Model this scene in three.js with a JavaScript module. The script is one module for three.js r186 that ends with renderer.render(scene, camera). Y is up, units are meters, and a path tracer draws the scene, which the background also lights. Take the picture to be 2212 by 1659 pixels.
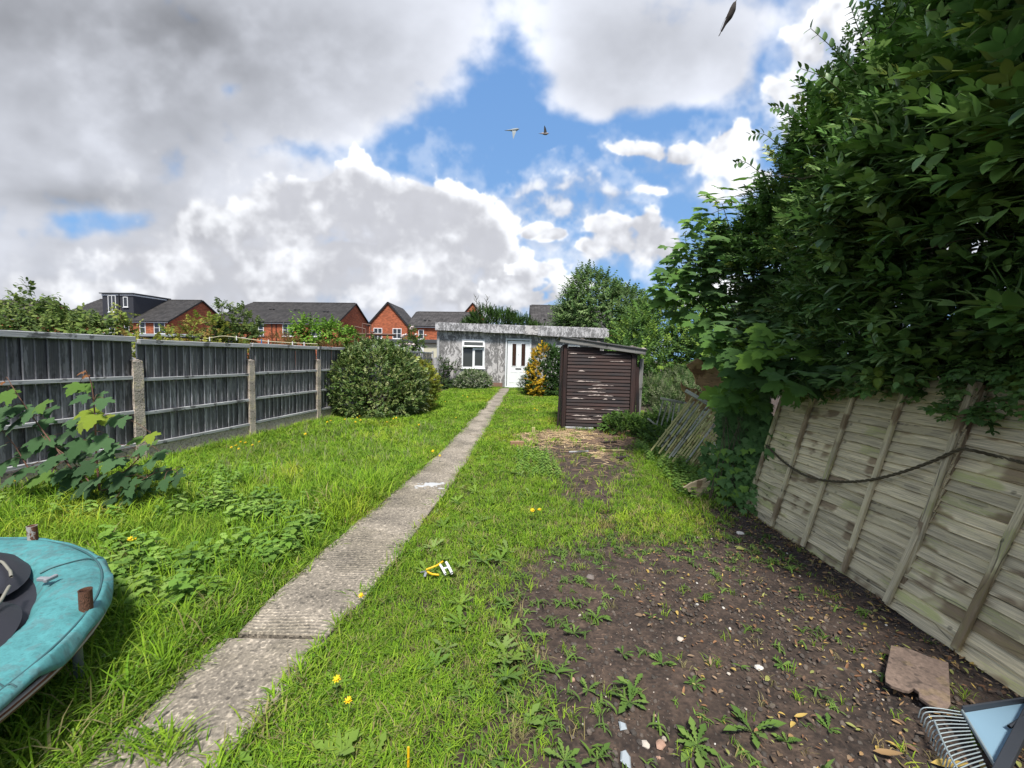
import * as THREE from 'three';
import { mergeGeometries } from 'three/addons/utils/BufferGeometryUtils.js';

// ---------------------------------------------------------------- camera, sky, sun, exposure
const EYE = 1.4, FOCAL = 880, PITCH = Math.atan(57.7 / FOCAL), ROLL = 1.3 * Math.PI / 180;
const scene = new THREE.Scene();
const camera = new THREE.PerspectiveCamera(2 * Math.atan(829.5 / FOCAL) * 180 / Math.PI, 4 / 3, 0.05, 1500);
camera.position.set(0, EYE, 0);
camera.rotation.order = 'YXZ';
camera.rotation.set(-PITCH, 0, ROLL);
const renderer = new THREE.WebGLRenderer({ antialias: true });
renderer.setSize(1024, 768);
renderer.toneMapping = THREE.LinearToneMapping;
renderer.toneMappingExposure = 1.5;
renderer.shadowMap.enabled = true;
renderer.shadowMap.type = THREE.PCFSoftShadowMap;

const SUN_AZ = 178 * Math.PI / 180, SUN_EL = 60 * Math.PI / 180;   // behind the camera, high, behind thin cloud
const sun = new THREE.DirectionalLight(new THREE.Color().setRGB(1, 0.955, 0.88), 4.2);
sun.position.set(Math.sin(SUN_AZ) * Math.cos(SUN_EL), Math.sin(SUN_EL), -Math.cos(SUN_AZ) * Math.cos(SUN_EL)).multiplyScalar(60);
sun.castShadow = true;
sun.shadow.radius = 20;
sun.shadow.mapSize.set(4096, 4096);
Object.assign(sun.shadow.camera, { left: -30, right: 30, top: 30, bottom: -30, near: 1, far: 160 });
scene.add(sun, sun.target);

// ---------------------------------------------------------------- random numbers and noise
function rng(seed) { let a = seed >>> 0; return () => { a = (a + 0x6D2B79F5) | 0; let t = Math.imul(a ^ (a >>> 15), 1 | a); t = (t + Math.imul(t ^ (t >>> 7), 61 | t)) ^ t; return ((t ^ (t >>> 14)) >>> 0) / 4294967296; }; }
const LAT = new Float32Array(65536); { const r = rng(7); for (let i = 0; i < 65536; i++) LAT[i] = r(); }
const clamp = (x, a = 0, b = 1) => x < a ? a : x > b ? b : x;
const lerp = (a, b, t) => a + (b - a) * t;
const sstep = (a, b, x) => { const t = clamp((x - a) / (b - a)); return t * t * (3 - 2 * t); };
function vn(x, y, px = 256, py = px) {   // value noise; repeats after px, py cells
  let xi = Math.floor(x), yi = Math.floor(y); const fx = x - xi, fy = y - yi;
  const u = fx * fx * fx * (fx * (fx * 6 - 15) + 10), v = fy * fy * fy * (fy * (fy * 6 - 15) + 10);
  const x0 = ((xi % px) + px) % px, x1 = (x0 + 1) % px, y0 = ((yi % py) + py) % py, y1 = (y0 + 1) % py;
  const h = (a, b) => LAT[((a & 255) + (b & 255) * 256 + ((a >> 8) * 71 + (b >> 8) * 113) * 17) & 65535];
  const a = h(x0, y0), b = h(x1, y0), c = h(x0, y1), d = h(x1, y1);
  return a + (b - a) * u + (c - a) * v + (a - b - c + d) * u * v;
}
function fbm(x, y, oct = 4, px = 256, py = px) { let s = 0, a = 0.5, n = 0; for (let i = 0; i < oct; i++) { s += a * vn(x, y, px, py); n += a; a *= 0.5; x *= 2; y *= 2; px *= 2; py *= 2; } return s / n; }
const fb0 = (x, y, o) => { let s = 0, a = 0.5, n = 0; for (let i = 0; i < o; i++) { s += a * vn(x, y); n += a; a *= 0.5; x = x * 2.03 + 17.3; y = y * 2.03 + 9.1; } return s / n; };

// pixel of a 2212 x 1659 view -> direction, ground point, point at a depth: used to read real positions off
const cP = Math.cos(PITCH), sP = Math.sin(PITCH), cR = Math.cos(ROLL), sR = Math.sin(ROLL);
function ray(px, py) { const a = (px - 1106) / FOCAL, b = (829.5 - py) / FOCAL, u = a * cR - b * sR, v = a * sR + b * cR; return new THREE.Vector3(u, v * cP - sP, -v * sP - cP); }
function G(px, py, y = 0) { const r = ray(px, py), t = (y - EYE) / r.y; return new THREE.Vector3(r.x * t, y, r.z * t); }
function P(px, py, d) { const r = ray(px, py), t = d / -r.z; return new THREE.Vector3(r.x * t, EYE + r.y * t, -d); }

// ---------------------------------------------------------------- sky: blue air, a grey sheet of stratus, white cumulus
{
  const W = 3072, H = 1536, data = new Float32Array(W * H * 4);
  const K = (px, py) => { const r = ray(px, py); return [r.x / -r.z, r.y / -r.z]; };
  const k1 = 1 / FOCAL;
  // thinner (-) and thicker (+) places in the sheet
  const sheet = [
    [1045, 255, 120, 115, -.75], [1120, 110, 85, 130, -.55], [1090, 330, 210, 70, -.75], [920, 345, 150, 38, -.6], [1250, 360, 180, 90, -.75], [1330, 440, 200, 110, -.9], [1480, 520, 160, 140, -.9], [1400, 640, 260, 60, -.9],
    [1500, 268, 130, 55, -.65], [1680, 140, 50, 120, -.45], [1640, 420, 90, 120, -.6], [490, 195, 34, 26, -.38], [215, 478, 90, 26, -.6], [640, 322, 130, 22, -.22], [850, 285, 50, 34, -.25], [815, 345, 60, 30, -.3],
    [300, 120, 420, 160, .5], [700, 160, 360, 140, .38], [200, 360, 300, 110, .4], [1420, 130, 210, 110, .42], [1240, 150, 60, 150, .1], [1330, 230, 120, 60, .25], [300, 600, 400, 70, .5], [-400, 300, 500, 400, .2], [1720, 230, 60, 90, .0],
  ].map(([x, y, rx, ry, a]) => [...K(x, y), rx * k1, ry * k1, a]);
  const gloom = [[100, 30, 330, 110, .42], [480, 20, 260, 60, .2], [330, 215, 150, 80, .16], [620, 60, 200, 70, .14], [100, 200, 140, 60, .14], [200, 430, 210, 32, .34], [390, 490, 130, 32, .34], [560, 580, 200, 60, .05], [1330, 60, 140, 60, .08]].map(([x, y, rx, ry, a]) => [...K(x, y), rx * k1, ry * k1, a]);
  // cumulus heaps: lists of round lumps
  const heaps = [
    { s: 1, b: 0, l: [[330, 560, 200, 90], [480, 500, 190, 110], [640, 470, 150, 118], [745, 425, 88, 86], [800, 450, 160, 100], [900, 470, 150, 92], [985, 500, 120, 108], [1050, 545, 100, 105], [1085, 600, 90, 90], [850, 570, 320, 120], [600, 590, 400, 100], [1000, 640, 200, 70], [300, 640, 420, 60]] },
    { s: 1, b: .1, l: [[1345, 528, 100, 56], [1392, 487, 36, 46], [1320, 500, 50, 32], [1420, 530, 66, 56], [1270, 552, 46, 32], [1455, 545, 50, 44]] },
    { s: .6, b: .1, l: [[1282, 388, 58, 46], [1240, 405, 90, 40], [1205, 430, 90, 34], [1250, 450, 60, 36], [1325, 415, 56, 26], [1160, 400, 70, 28]] },
    { s: .9, b: .05, l: [[1175, 495, 34, 18], [1205, 512, 24, 18]] },
    { s: .8, b: .12, l: [[1575, 300, 64, 52], [1540, 340, 100, 56], [1460, 330, 80, 34], [1380, 320, 66, 24], [1620, 380, 90, 40], [1540, 410, 60, 24], [1400, 405, 30, 14]] },
    { s: .9, b: .12, l: [[1740, 110, 70, 70], [1700, 200, 70, 60], [1820, 60, 100, 80], [1750, 260, 80, 60], [1900, 200, 160, 160]] },
    { s: .9, b: .12, l: [[1160, 580, 60, 26], [1130, 635, 130, 50], [1230, 625, 60, 20], [1500, 655, 120, 22], [1700, 640, 200, 60], [1950, 500, 200, 120]] },
  ].map(h => ({ ...h, l: h.l.map(([x, y, rx, ry]) => [...K(x, y), rx * k1, ry * k1]) }));
  const lump = (h, x, y) => { let m = 0; for (const [cx, cy, rx, ry] of h.l) { const a = (x - cx) / rx, b = (y - cy) / ry, q = 1 - Math.sqrt(a * a + b * b); if (q > -1.2) m += Math.exp(q * 7); } return m > 0 ? Math.log(m) / 7 - .06 : -9; };
  const bil = (x, y, o) => { let s = 0, a = 0.5; for (let i = 0; i < o; i++) { s += a * (1 - Math.abs(2 * vn(x, y) - 1)); a *= 0.52; x = x * 2.07 + 5.1; y = y * 2.07 + 2.7; } return s - 0.45; };
  for (let j = H / 2; j < H; j++) for (let i = 0; i < W; i++) {
    const el = ((j + .5) / H - .5) * Math.PI, az = ((i + .5) / W - .5) * 2 * Math.PI, dy = Math.sin(el), dx = Math.cos(el) * Math.cos(az), dz = Math.cos(el) * Math.sin(az);
    const t = Math.pow(dy, .55);
    let r = lerp(.30, .095, t), g = lerp(.54, .225, t), b = lerp(.86, .53, t);
    const qx = dx / (dy + .22), qz = dz / (dy + .22);
    const w1 = vn(qx * 1.1 + 40, qz * 1.1 + 11), w2 = vn(qx * 1.1 + 90, qz * 1.1 + 71);
    const n = fb0(qx * 1.7 + w1 * 1.4 + 30, qz * 1.7 + w2 * 1.4 + 60, 6), nf = fb0(qx * 6 + w2 * 2 + 12, qz * 6 + w1 * 2 + 33, 5);
    const front = dz < -.15, sx = front ? dx / -dz : 0, sy = front ? dy / -dz : 0;
    const win = front ? (1 - sstep(1.3, 2.0, Math.abs(sx))) * (1 - sstep(1.05, 1.7, sy)) : 0;
    let S = .66 + (n - .5) * 1.5 + (nf - .5) * .35, dark = 0, puff = 0;
    if (win > 0) {
      let add = 0;
      for (const [cx, cy, rx, ry, a] of sheet) { const u = (sx - cx) / rx, v = (sy - cy) / ry, q = u * u + v * v; if (q < 6) add += a * Math.exp(-q); }
      for (const [cx, cy, rx, ry, a] of gloom) { const u = (sx - cx) / rx, v = (sy - cy) / ry, q = u * u + v * v; if (q < 6) dark += a * Math.exp(-q); }
      puff = (fb0(sx * 5 + 3, sy * 6.5 + 41, 6) - .5) * win; const pf = (fb0(sx * 16 + 71, sy * 19 + 13, 5) - .5); S = lerp(S, .70 + (n - .5) * .5 + puff * .9 + pf * .55 + add * 1.1, win); dark *= win; puff = puff * .55 + pf * .18;
    }
    const a = sstep(.30, .86, S), thick = sstep(.6, 1.35, S);
    let L = lerp(.69, .55, thick) + (nf - .5) * lerp(.30, .08, win) + (n - .5) * .16 + puff - dark * .50; L = clamp(L, .2, .95);
    L *= lerp(1, .93, sstep(.3, .05, dy));
    r = lerp(r, L * .945, a); g = lerp(g, L * .985, a); b = lerp(b, L * 1.09, a);
    if (win > 0) {
      const wx = sx + (fb0(sx * 5 + 7, sy * 5 + 3, 3) - .5) * .09, wy = sy + (fb0(sx * 5 + 31, sy * 5 + 77, 3) - .5) * .07;
      const big = fb0(sx * 4.5 + 20, sy * 6 + 50, 4) - .5, mid = fb0(sx * 13 + 60, sy * 15 + 10, 5) - .5, fine = fb0(sx * 34 + 6, sy * 34 + 90, 4) - .5;
      let bl = null, bl2 = 0;
      for (const h of heaps) {
        const base = lump(h, wx, wy);
        if (base < -.9) continue;
        const fr = 11, o = .022;
        if (bl === null) { bl = bil(wx * fr + 3, wy * fr + 8, 5); bl2 = bil((wx + o * .5) * fr + 3, (wy + o) * fr + 8, 4); }
        const crisp = h.l.length > 10 ? sstep(-.85, -.5, sx) : 1, upS = sstep(-.02, .10, base - lump(h, wx + o * .8, wy + o * 1.6)) * crisp, up = upS, wisp = h.s < .7;
        const na = h.l[0][2] > .15 ? .6 : .8, f = base + (bl - .2) * .55 + mid * (wisp ? 2.0 : na) + fine * (wisp ? .9 : na * .7);
        const soft = wisp ? .8 : lerp(.62, na > .7 ? .26 : .13, upS);
        const ca = Math.max(sstep(0, soft, f) * (wisp ? .85 : 1), .26 * sstep(-.7, .35, f + fine * .9 + mid * .5)) * win;
        if (ca <= 0) continue;
        // sunlit towards the upper right, grey in the thick lower middle
        const f2 = lump(h, wx + o * .7, wy + o) + bl2 * .5;
        const rim = 1 - sstep(.02, .42, base);
        const lit = clamp((base + bl * .5 - f2) * .35 + .18 + rim * .75 * up + big * 1.0 + mid * 1.15 + fine * .5 + (bl - .2) * .5 + h.b * 2.6);
        let C = lerp(.54, .97, sstep(.0, 1, lit)) + fine * .06; C -= dark * .35; C *= lerp(.9, 1, sstep(.03, .22, sy));
        const cool = lerp(1.075, 1.02, lit);
        r = lerp(r, C * .97, ca); g = lerp(g, C * .99, ca); b = lerp(b, Math.min(C * cool, 1), ca);
      }
    }
    const k = (j * W + i) * 4; data[k] = r * .80; data[k + 1] = g * .80; data[k + 2] = b * .80; data[k + 3] = 1;
  }
  for (let k = 0; k < W * (H / 2); k++) { data[k * 4] = .17; data[k * 4 + 1] = .18; data[k * 4 + 2] = .16; data[k * 4 + 3] = 1; }
  const t = new THREE.DataTexture(data, W, H, THREE.RGBAFormat, THREE.FloatType);
  t.mapping = THREE.EquirectangularReflectionMapping; t.magFilter = t.minFilter = THREE.LinearFilter; t.needsUpdate = true;
  scene.background = t; scene.environment = t;
}
// ---------------------------------------------------------------- helpers: textures, materials, shapes, things
const V = (x, y, z) => new THREE.Vector3(x, y, z);
const lin = (r, g, b) => new THREE.Color().setRGB(r, g, b);
const taken = {};
function numbered(name) { const n = taken[name] = (taken[name] ?? -1) + 1; return n ? `${name}_${String(n).padStart(3, '0')}` : name; }
function surf(w, h, fn, wantBump = true) {   // fn(u, v) -> [r, g, b in sRGB, height]; both maps repeat
  const c = new Uint8Array(w * h * 4), b = wantBump ? new Uint8Array(w * h * 4) : null;
  for (let j = 0; j < h; j++) for (let i = 0; i < w; i++) {
    const o = fn((i + .5) / w, (j + .5) / h), k = (j * w + i) * 4;
    for (let q = 0; q < 3; q++) c[k + q] = clamp(o[q]) * 255;
    c[k + 3] = 255;
    if (b) { b[k] = b[k + 1] = b[k + 2] = clamp(o[3] ?? .5) * 255; b[k + 3] = 255; }
  }
  const mk = (d, s) => { const t = new THREE.DataTexture(d, w, h); t.wrapS = t.wrapT = THREE.RepeatWrapping; t.magFilter = THREE.LinearFilter; t.minFilter = THREE.LinearMipmapLinearFilter; t.generateMipmaps = true; if (s) t.colorSpace = THREE.SRGBColorSpace; t.needsUpdate = true; return t; };
  return { map: mk(c, true), bumpMap: b ? mk(b, false) : null };
}
function mat(o) { const { rgb, phys, ...r } = o; const m = phys ? new THREE.MeshPhysicalMaterial({ ...r, ...phys }) : new THREE.MeshStandardMaterial(r); if (rgb) m.color.setRGB(...rgb); return m; }
const textured = (s, bumpScale, roughness, o = {}) => mat({ map: s.map, bumpMap: s.bumpMap, bumpScale, roughness, ...o });
function add(parent, name, geo, m, pos) { const o = new THREE.Mesh(geo, m); o.name = name; o.castShadow = o.receiveShadow = true; if (pos) o.position.copy(pos); parent.add(o); return o; }
function tag(o, label, category, group) { o.userData.label = label; o.userData.category = category; if (group) o.userData.group = group; return o; }
function thing(name, label, category, pos = V(0, 0, 0), turn = 0, group) { const o = new THREE.Group(); o.name = numbered(name); o.position.copy(pos); o.rotation.y = turn; scene.add(o); return tag(o, label, category, group); }
function single(name, label, category, geo, m, pos, group) { const o = add(scene, numbered(name), geo, m, pos); return tag(o, label, category, group); }
function structure(name, geo, m) { const o = add(scene, name, geo, m); o.userData.kind = 'structure'; return o; }
// chamfered box, flat shaded, 44 triangles; uv in metres with v along the grain axis
function cbox(w, h, d, b = .004, grain = 1, ou = 0, ov = 0) {
  const X = w / 2, Y = h / 2, Z = d / 2; b = Math.min(b, X * .9, Y * .9, Z * .9);
  const pos = [], tri = (a, c, e) => pos.push(...a, ...c, ...e);
  const pt = (sx, sy, sz, ax) => [sx * (ax === 0 ? X : X - b), sy * (ax === 1 ? Y : Y - b), sz * (ax === 2 ? Z : Z - b)];
  const face = q => { const n = new THREE.Triangle(V(...q[0]), V(...q[1]), V(...q[2])).getNormal(V(0, 0, 0)), c = V(0, 0, 0); q.forEach(p => c.add(V(...p))); if (n.dot(c) < 0) q.reverse(); for (let i = 2; i < q.length; i++) tri(q[0], q[i - 1], q[i]); };
  for (const s of [-1, 1]) {
    face([pt(s, -1, -1, 0), pt(s, 1, -1, 0), pt(s, 1, 1, 0), pt(s, -1, 1, 0)]);
    face([pt(-1, s, -1, 1), pt(1, s, -1, 1), pt(1, s, 1, 1), pt(-1, s, 1, 1)]);
    face([pt(-1, -1, s, 2), pt(1, -1, s, 2), pt(1, 1, s, 2), pt(-1, 1, s, 2)]);
    for (const t of [-1, 1]) {
      face([pt(s, t, -1, 0), pt(s, t, 1, 0), pt(s, t, 1, 1), pt(s, t, -1, 1)]);
      face([pt(s, -1, t, 0), pt(s, 1, t, 0), pt(s, 1, t, 2), pt(s, -1, t, 2)]);
      face([pt(-1, s, t, 1), pt(1, s, t, 1), pt(1, s, t, 2), pt(-1, s, t, 2)]);
      for (const u of [-1, 1]) face([pt(s, t, u, 0), pt(s, t, u, 1), pt(s, t, u, 2)]);
    }
  }
  const g = new THREE.BufferGeometry(); g.setAttribute('position', new THREE.Float32BufferAttribute(pos, 3)); g.computeVertexNormals();
  return grainUV(g, grain, ou, ov);
}
function grainUV(g, grain = 1, ou = 0, ov = 0, scale = 1) {
  const p = g.attributes.position, n = g.attributes.normal, uv = new Float32Array(p.count * 2);
  for (let i = 0; i < p.count; i++) {
    const q = [p.getX(i), p.getY(i), p.getZ(i)], m = [Math.abs(n.getX(i)), Math.abs(n.getY(i)), Math.abs(n.getZ(i))];
    const ax = m[0] > m[1] && m[0] > m[2] ? 0 : m[1] > m[2] ? 1 : 2, rest = [0, 1, 2].filter(k => k !== ax), v = rest.includes(grain) ? grain : rest[1], u = rest.find(k => k !== v);
    uv[i * 2] = q[u] / scale + ou; uv[i * 2 + 1] = q[v] / scale + ov;
  }
  g.setAttribute('uv', new THREE.BufferAttribute(uv, 2)); return g;
}
const at = (g, x, y, z, rx = 0, ry = 0, rz = 0) => { if (rx) g.rotateX(rx); if (ry) g.rotateY(ry); if (rz) g.rotateZ(rz); return g.translate(x, y, z); };
const flatten = g => { const o = g.index ? g.toNonIndexed() : g; for (const k of Object.keys(o.attributes)) if (!['position', 'normal', 'uv'].includes(k)) o.deleteAttribute(k); return o; };
const merge = list => mergeGeometries(list.map(flatten));
function tube(pts, r, seg = 16, rad = 6) { return new THREE.TubeGeometry(new THREE.CatmullRomCurve3(pts), seg, r, rad); }
function limb(pts, r0, r1, rad = 6) {   // tapering bent limb
  const c = new THREE.CatmullRomCurve3(pts), seg = Math.max(4, pts.length * 3), g = new THREE.TubeGeometry(c, seg, 1, rad), p = g.attributes.position;
  for (let i = 0; i <= seg; i++) { const o = c.getPointAt(i / seg), r = lerp(r0, r1, i / seg); for (let k = 0; k <= rad; k++) { const n = i * (rad + 1) + k; p.setXYZ(n, o.x + (p.getX(n) - o.x) * r, o.y + (p.getY(n) - o.y) * r, o.z + (p.getZ(n) - o.z) * r); } }
  g.computeVertexNormals(); return g;
}
function quadStrip(rows) {   // rows of equal-length point lists -> smooth sheet
  const n = rows[0].length, pos = [], uv = [], idx = [];
  rows.forEach((r, j) => r.forEach((p, i) => { pos.push(p.x, p.y, p.z); uv.push(i / (n - 1), j / (rows.length - 1)); }));
  for (let j = 0; j + 1 < rows.length; j++) for (let i = 0; i + 1 < n; i++) { const a = j * n + i; idx.push(a, a + 1, a + n, a + 1, a + n + 1, a + n); }
  const g = new THREE.BufferGeometry(); g.setAttribute('position', new THREE.Float32BufferAttribute(pos, 3)); g.setAttribute('uv', new THREE.Float32BufferAttribute(uv, 2)); g.setIndex(idx); g.computeVertexNormals(); return g;
}
function slabFrom(poly, y0, y1, uvScale = 1) {   // ground polygon [x, z] -> slab with a chamfered top edge
  const s = new THREE.Shape(poly.map(([x, z]) => new THREE.Vector2(x, -z)));
  const g = new THREE.ExtrudeGeometry(s, { depth: y1 - y0 - .006, bevelEnabled: true, bevelThickness: .006, bevelSize: .006, bevelOffset: -.006, bevelSegments: 1, steps: 1 });
  g.rotateX(-Math.PI / 2); g.translate(0, y0, 0);
  return grainUV(g, 2, 0, 0, uvScale);
}
function inPoly(x, y, poly) { let c = false; for (let i = 0, j = poly.length - 1; i < poly.length; j = i++) { const [a, b] = poly[i], [d, e] = poly[j]; if ((b > y) !== (e > y) && x < (d - a) * (y - b) / (e - b) + a) c = !c; } return c; }
// ---- leaves: each lies along +z with its face to +y
function leafOvate(l, w, droop = .18, fold = .25, seg = 4) {
  const pos = [0, 0, 0], idx = [];
  for (let i = 1; i <= seg; i++) {
    const t = i / seg, k = i === seg ? 0 : Math.pow(Math.sin(Math.PI * Math.pow(t, .8)), .8) * w / 2, y = -droop * l * t * t;
    if (i === seg) pos.push(0, y, l * t); else pos.push(-k, y + k * fold, l * t, 0, y, l * t, k, y + k * fold, l * t);
  }
  idx.push(0, 2, 1, 0, 3, 2);
  for (let i = 1; i < seg - 1; i++) { const a = 1 + (i - 1) * 3, b = a + 3; idx.push(a, a + 1, b, a + 1, b + 1, b, a + 1, a + 2, b + 1, a + 2, b + 2, b + 1); }
  const a = 1 + (seg - 2) * 3, e = a + 3; idx.push(a, a + 1, e, a + 1, a + 2, e);
  const g = new THREE.BufferGeometry(); g.setAttribute('position', new THREE.Float32BufferAttribute(pos, 3)); g.setIndex(idx); g.computeVertexNormals(); return g;
}
function leafFan(outline, size, droop = .25, cup = .12) {   // outline: [x, z] of the right half from base to tip, mirrored
  const pts = [...outline, ...outline.slice(0, -1).reverse().map(([x, z]) => [-x, z])].filter((p, i, a) => i === 0 || !(p[0] === 0 && i !== outline.length - 1 && p[1] === 0));
  const pos = [0, 0, .28 * size], idx = [];
  for (const [x, z] of pts) { const r2 = x * x + (z - .28) * (z - .28); pos.push(x * size, (-droop * r2 + cup * Math.abs(x) * (1 - Math.abs(x))) * size, z * size); }
  const n = pts.length; for (let i = 0; i < n; i++) idx.push(0, 1 + i, 1 + (i + 1) % n);
  const g = new THREE.BufferGeometry(); g.setAttribute('position', new THREE.Float32BufferAttribute(pos, 3)); g.setIndex(idx); g.computeVertexNormals(); return g;
}
const MAPLE = [[0, 0], [.10, -.05], [.30, -.08], [.42, .02], [.36, .10], [.46, .20], [.62, .26], [.58, .36], [.66, .46], [.50, .48], [.40, .44], [.26, .46], [.30, .62], [.22, .70], [.20, .84], [.10, .86], [0, 1.02]];
const IVY = [[0, 0], [.22, -.08], [.40, .02], [.34, .16], [.52, .34], [.26, .46], [.16, .62], [0, .95]];
const NETTLE = [[0, 0], [.18, .02], [.24, .12], [.36, .16], [.34, .26], [.42, .32], [.36, .42], [.38, .52], [.28, .58], [.26, .70], [.16, .76], [.10, .90], [0, 1.1]];
const DANDELION = [[0, 0], [.03, .05], [.04, .2], [.10, .22], [.05, .3], [.14, .36], [.07, .46], [.18, .54], [.10, .64], [.20, .74], [.14, .86], [0, 1.05]];
const qa = new THREE.Quaternion(), ma = new THREE.Matrix4();
function orient(pos, dir, up, scale, roll = 0) {   // matrix with +z along dir and +y close to up
  const z = dir.clone().normalize(), x = up.clone().cross(z); if (x.lengthSq() < 1e-5) x.set(1, 0, .01).cross(z); x.normalize(); const y = z.clone().cross(x);
  const m = new THREE.Matrix4().makeBasis(x, y, z); if (roll) m.multiply(new THREE.Matrix4().makeRotationZ(roll));
  return m.scale(typeof scale === 'number' ? V(scale, scale, scale) : scale).setPosition(pos);
}
function instances(parent, name, geo, m, mats, cols, stuff = true) {
  const o = new THREE.InstancedMesh(geo, m, mats.length); o.name = name; o.castShadow = o.receiveShadow = true;
  mats.forEach((q, i) => { o.setMatrixAt(i, q); o.setColorAt(i, cols[i]); });
  o.instanceMatrix.needsUpdate = true; if (o.instanceColor) o.instanceColor.needsUpdate = true; if (stuff) o.userData.kind = 'stuff'; parent.add(o); return o;
}
const leafMat = mat({ roughness: .95, side: THREE.DoubleSide, phys: { transmission: .35, thickness: 0, specularIntensity: .25 } });
const glossLeaf = mat({ roughness: .42, side: THREE.DoubleSide, phys: { specularIntensity: .8 } });
const barkMat = mat({ rgb: [.10, .075, .05], roughness: .95 });
function mixCol(r, list, vary = .18) { const a = list[Math.floor(r() * list.length)], k = 1 + (r() - .5) * 2 * vary; return lin(a[0] * k, a[1] * k, a[2] * k); }
function dirOut(r, up = .3) { const t = r() * 6.283, y = r() * 2 - 1 + up; return V(Math.cos(t), y, Math.sin(t)).normalize(); }
function shoot(r, n, len, leafGeo, size, spread = .9, pairs = true) {   // leafy shoot along +z, merged to one shape
  const list = [], bend = (r() - .5) * .4 * len;
  for (let i = 0; i < n; i++) {
    const t = (i + .6) / n, z = t * len, sz = size * (.6 + .6 * Math.sin(Math.PI * Math.min(1, t * .8 + .15))) * (.85 + r() * .3);
    for (const s of pairs ? [-1, 1] : [i % 2 ? 1 : -1]) {
      const turn = i % 2 ? 0 : 1.5, c = Math.cos(turn), q = Math.sin(turn), d = V(s * spread * c, s * spread * q * .7 + .1, .75 - t * .1 + r() * .3);
      list.push(leafGeo.clone().applyMatrix4(orient(V(0, bend * t * t, z), d, V(0, 1, -.3 + r() * .6), sz)));
    }
  }
  list.push(leafGeo.clone().applyMatrix4(orient(V(0, bend, len), V(0, .1, 1), V(0, 1, 0), size * .7)));
  const stem = new THREE.CylinderGeometry(.0012, .0028, len, 3, 1, true).rotateX(Math.PI / 2).translate(0, 0, len / 2); stem.deleteAttribute('uv');
  return mergeGeometries([...list, stem].map(g => { const o = g.index ? g.toNonIndexed() : g; o.deleteAttribute('uv'); return o; }));
}
// points on the outside of a union of ellipsoids [x, y, z, rx, ry, rz]
function onCrown(ells, n, r, deep = .3, floor = .02) {
  const out = [], w = ells.map(e => e[3] * e[4] + e[4] * e[5] + e[3] * e[5]), tot = w.reduce((a, b) => a + b); let guard = n * 12;
  while (out.length < n && guard-- > 0) {
    let k = r() * tot, i = 0; while (k > w[i] && i < w.length - 1) k -= w[i++];
    const e = ells[i], u = r() * 2 - 1, t = r() * 6.283, s = Math.sqrt(1 - u * u), q = 1 - deep * r() * r() + (r() - .5) * .07, d = V(s * Math.cos(t), u, s * Math.sin(t));
    const p = V(e[0] + d.x * e[3] * q, e[1] + d.y * e[4] * q, e[2] + d.z * e[5] * q);
    if (p.y < floor) continue;
    let inside = false; for (let j = 0; j < ells.length && !inside; j++) if (j !== i) { const f = ells[j], a = (p.x - f[0]) / f[3], b = (p.y - f[1]) / f[4], c = (p.z - f[2]) / f[5]; inside = a * a + b * b + c * c < .72 - deep * .5; }
    if (inside) continue;
    out.push([p, V(d.x / e[3], d.y / e[4], d.z / e[5]).normalize()]);
  }
  return out;
}
// ---------------------------------------------------------------- ground, path, grass
const edgeL = [[.6, -1.42], [1.0, -1.40], [1.39, -1.375], [1.93, -1.34], [2.6, -1.30], [5.24, -1.04], [9, -.86], [15.6, -.63], [19, -.52]];
const edgeR = [[.6, -.97], [1.0, -.95], [1.4, -.92], [1.91, -.85], [2.6, -.76], [5.28, -.55], [9, -.42], [15.6, -.18], [19, -.06]];
function along(t, d) { if (d <= t[0][0]) return t[0][1]; for (let i = 1; i < t.length; i++) if (d <= t[i][0]) { const [a, b] = t[i - 1], [c, e] = t[i]; return b + (e - b) * (d - a) / (c - a); } return t[t.length - 1][1]; }
const wob = (x, d, f = 3) => fb0(x * f + 50, d * f + 80, 3) - .5;
const distOut = (x, d, poly) => inPoly(x, d, poly) ? 1 : 0;
const SOIL = [[.10, .6], [.16, 1.5], [.06, 2.2], [.12, 2.9], [.9, 3.0], [1.5, 3.3], [1.95, 3.75], [2.2, 4.0], [3.4, 4.0], [3.4, .4], [.1, .4]];
const DIRT = [[.02, 6.6], [.0, 7.3], [.6, 7.75], [1.1, 8.4], [2.6, 8.3], [2.5, 7.2], [2.0, 6.3], [1.7, 5.2], [1.3, 4.5], [1.05, 3.95], [.62, 4.0], [.5, 4.6], [.35, 5.4]];
function bare(x, d) {   // 0 grass .. 1 bare earth
  const w = wob(x, d, 1.6) * .5 + wob(x, d, 5) * .22;
  const s = inPoly(x + w, d + w * .8, SOIL) ? 1 : 0, t = inPoly(x + w * .6, d + w * .8, DIRT) ? 1 : 0;
  const border = !s && x > -.55 && x < .35 && d < 3.1 ? sstep(-.5, .15, x + w * .7) * .75 : 0;
  const patchy = x > .15 && x < 2.3 && d > 2.7 && d < 4.8 ? sstep(.50, .62, fb0(x * 3.1 + 8, d * 3.1 + 2, 3)) * .85 : 0;
  return Math.max(s, t, border, patchy);
}
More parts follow.
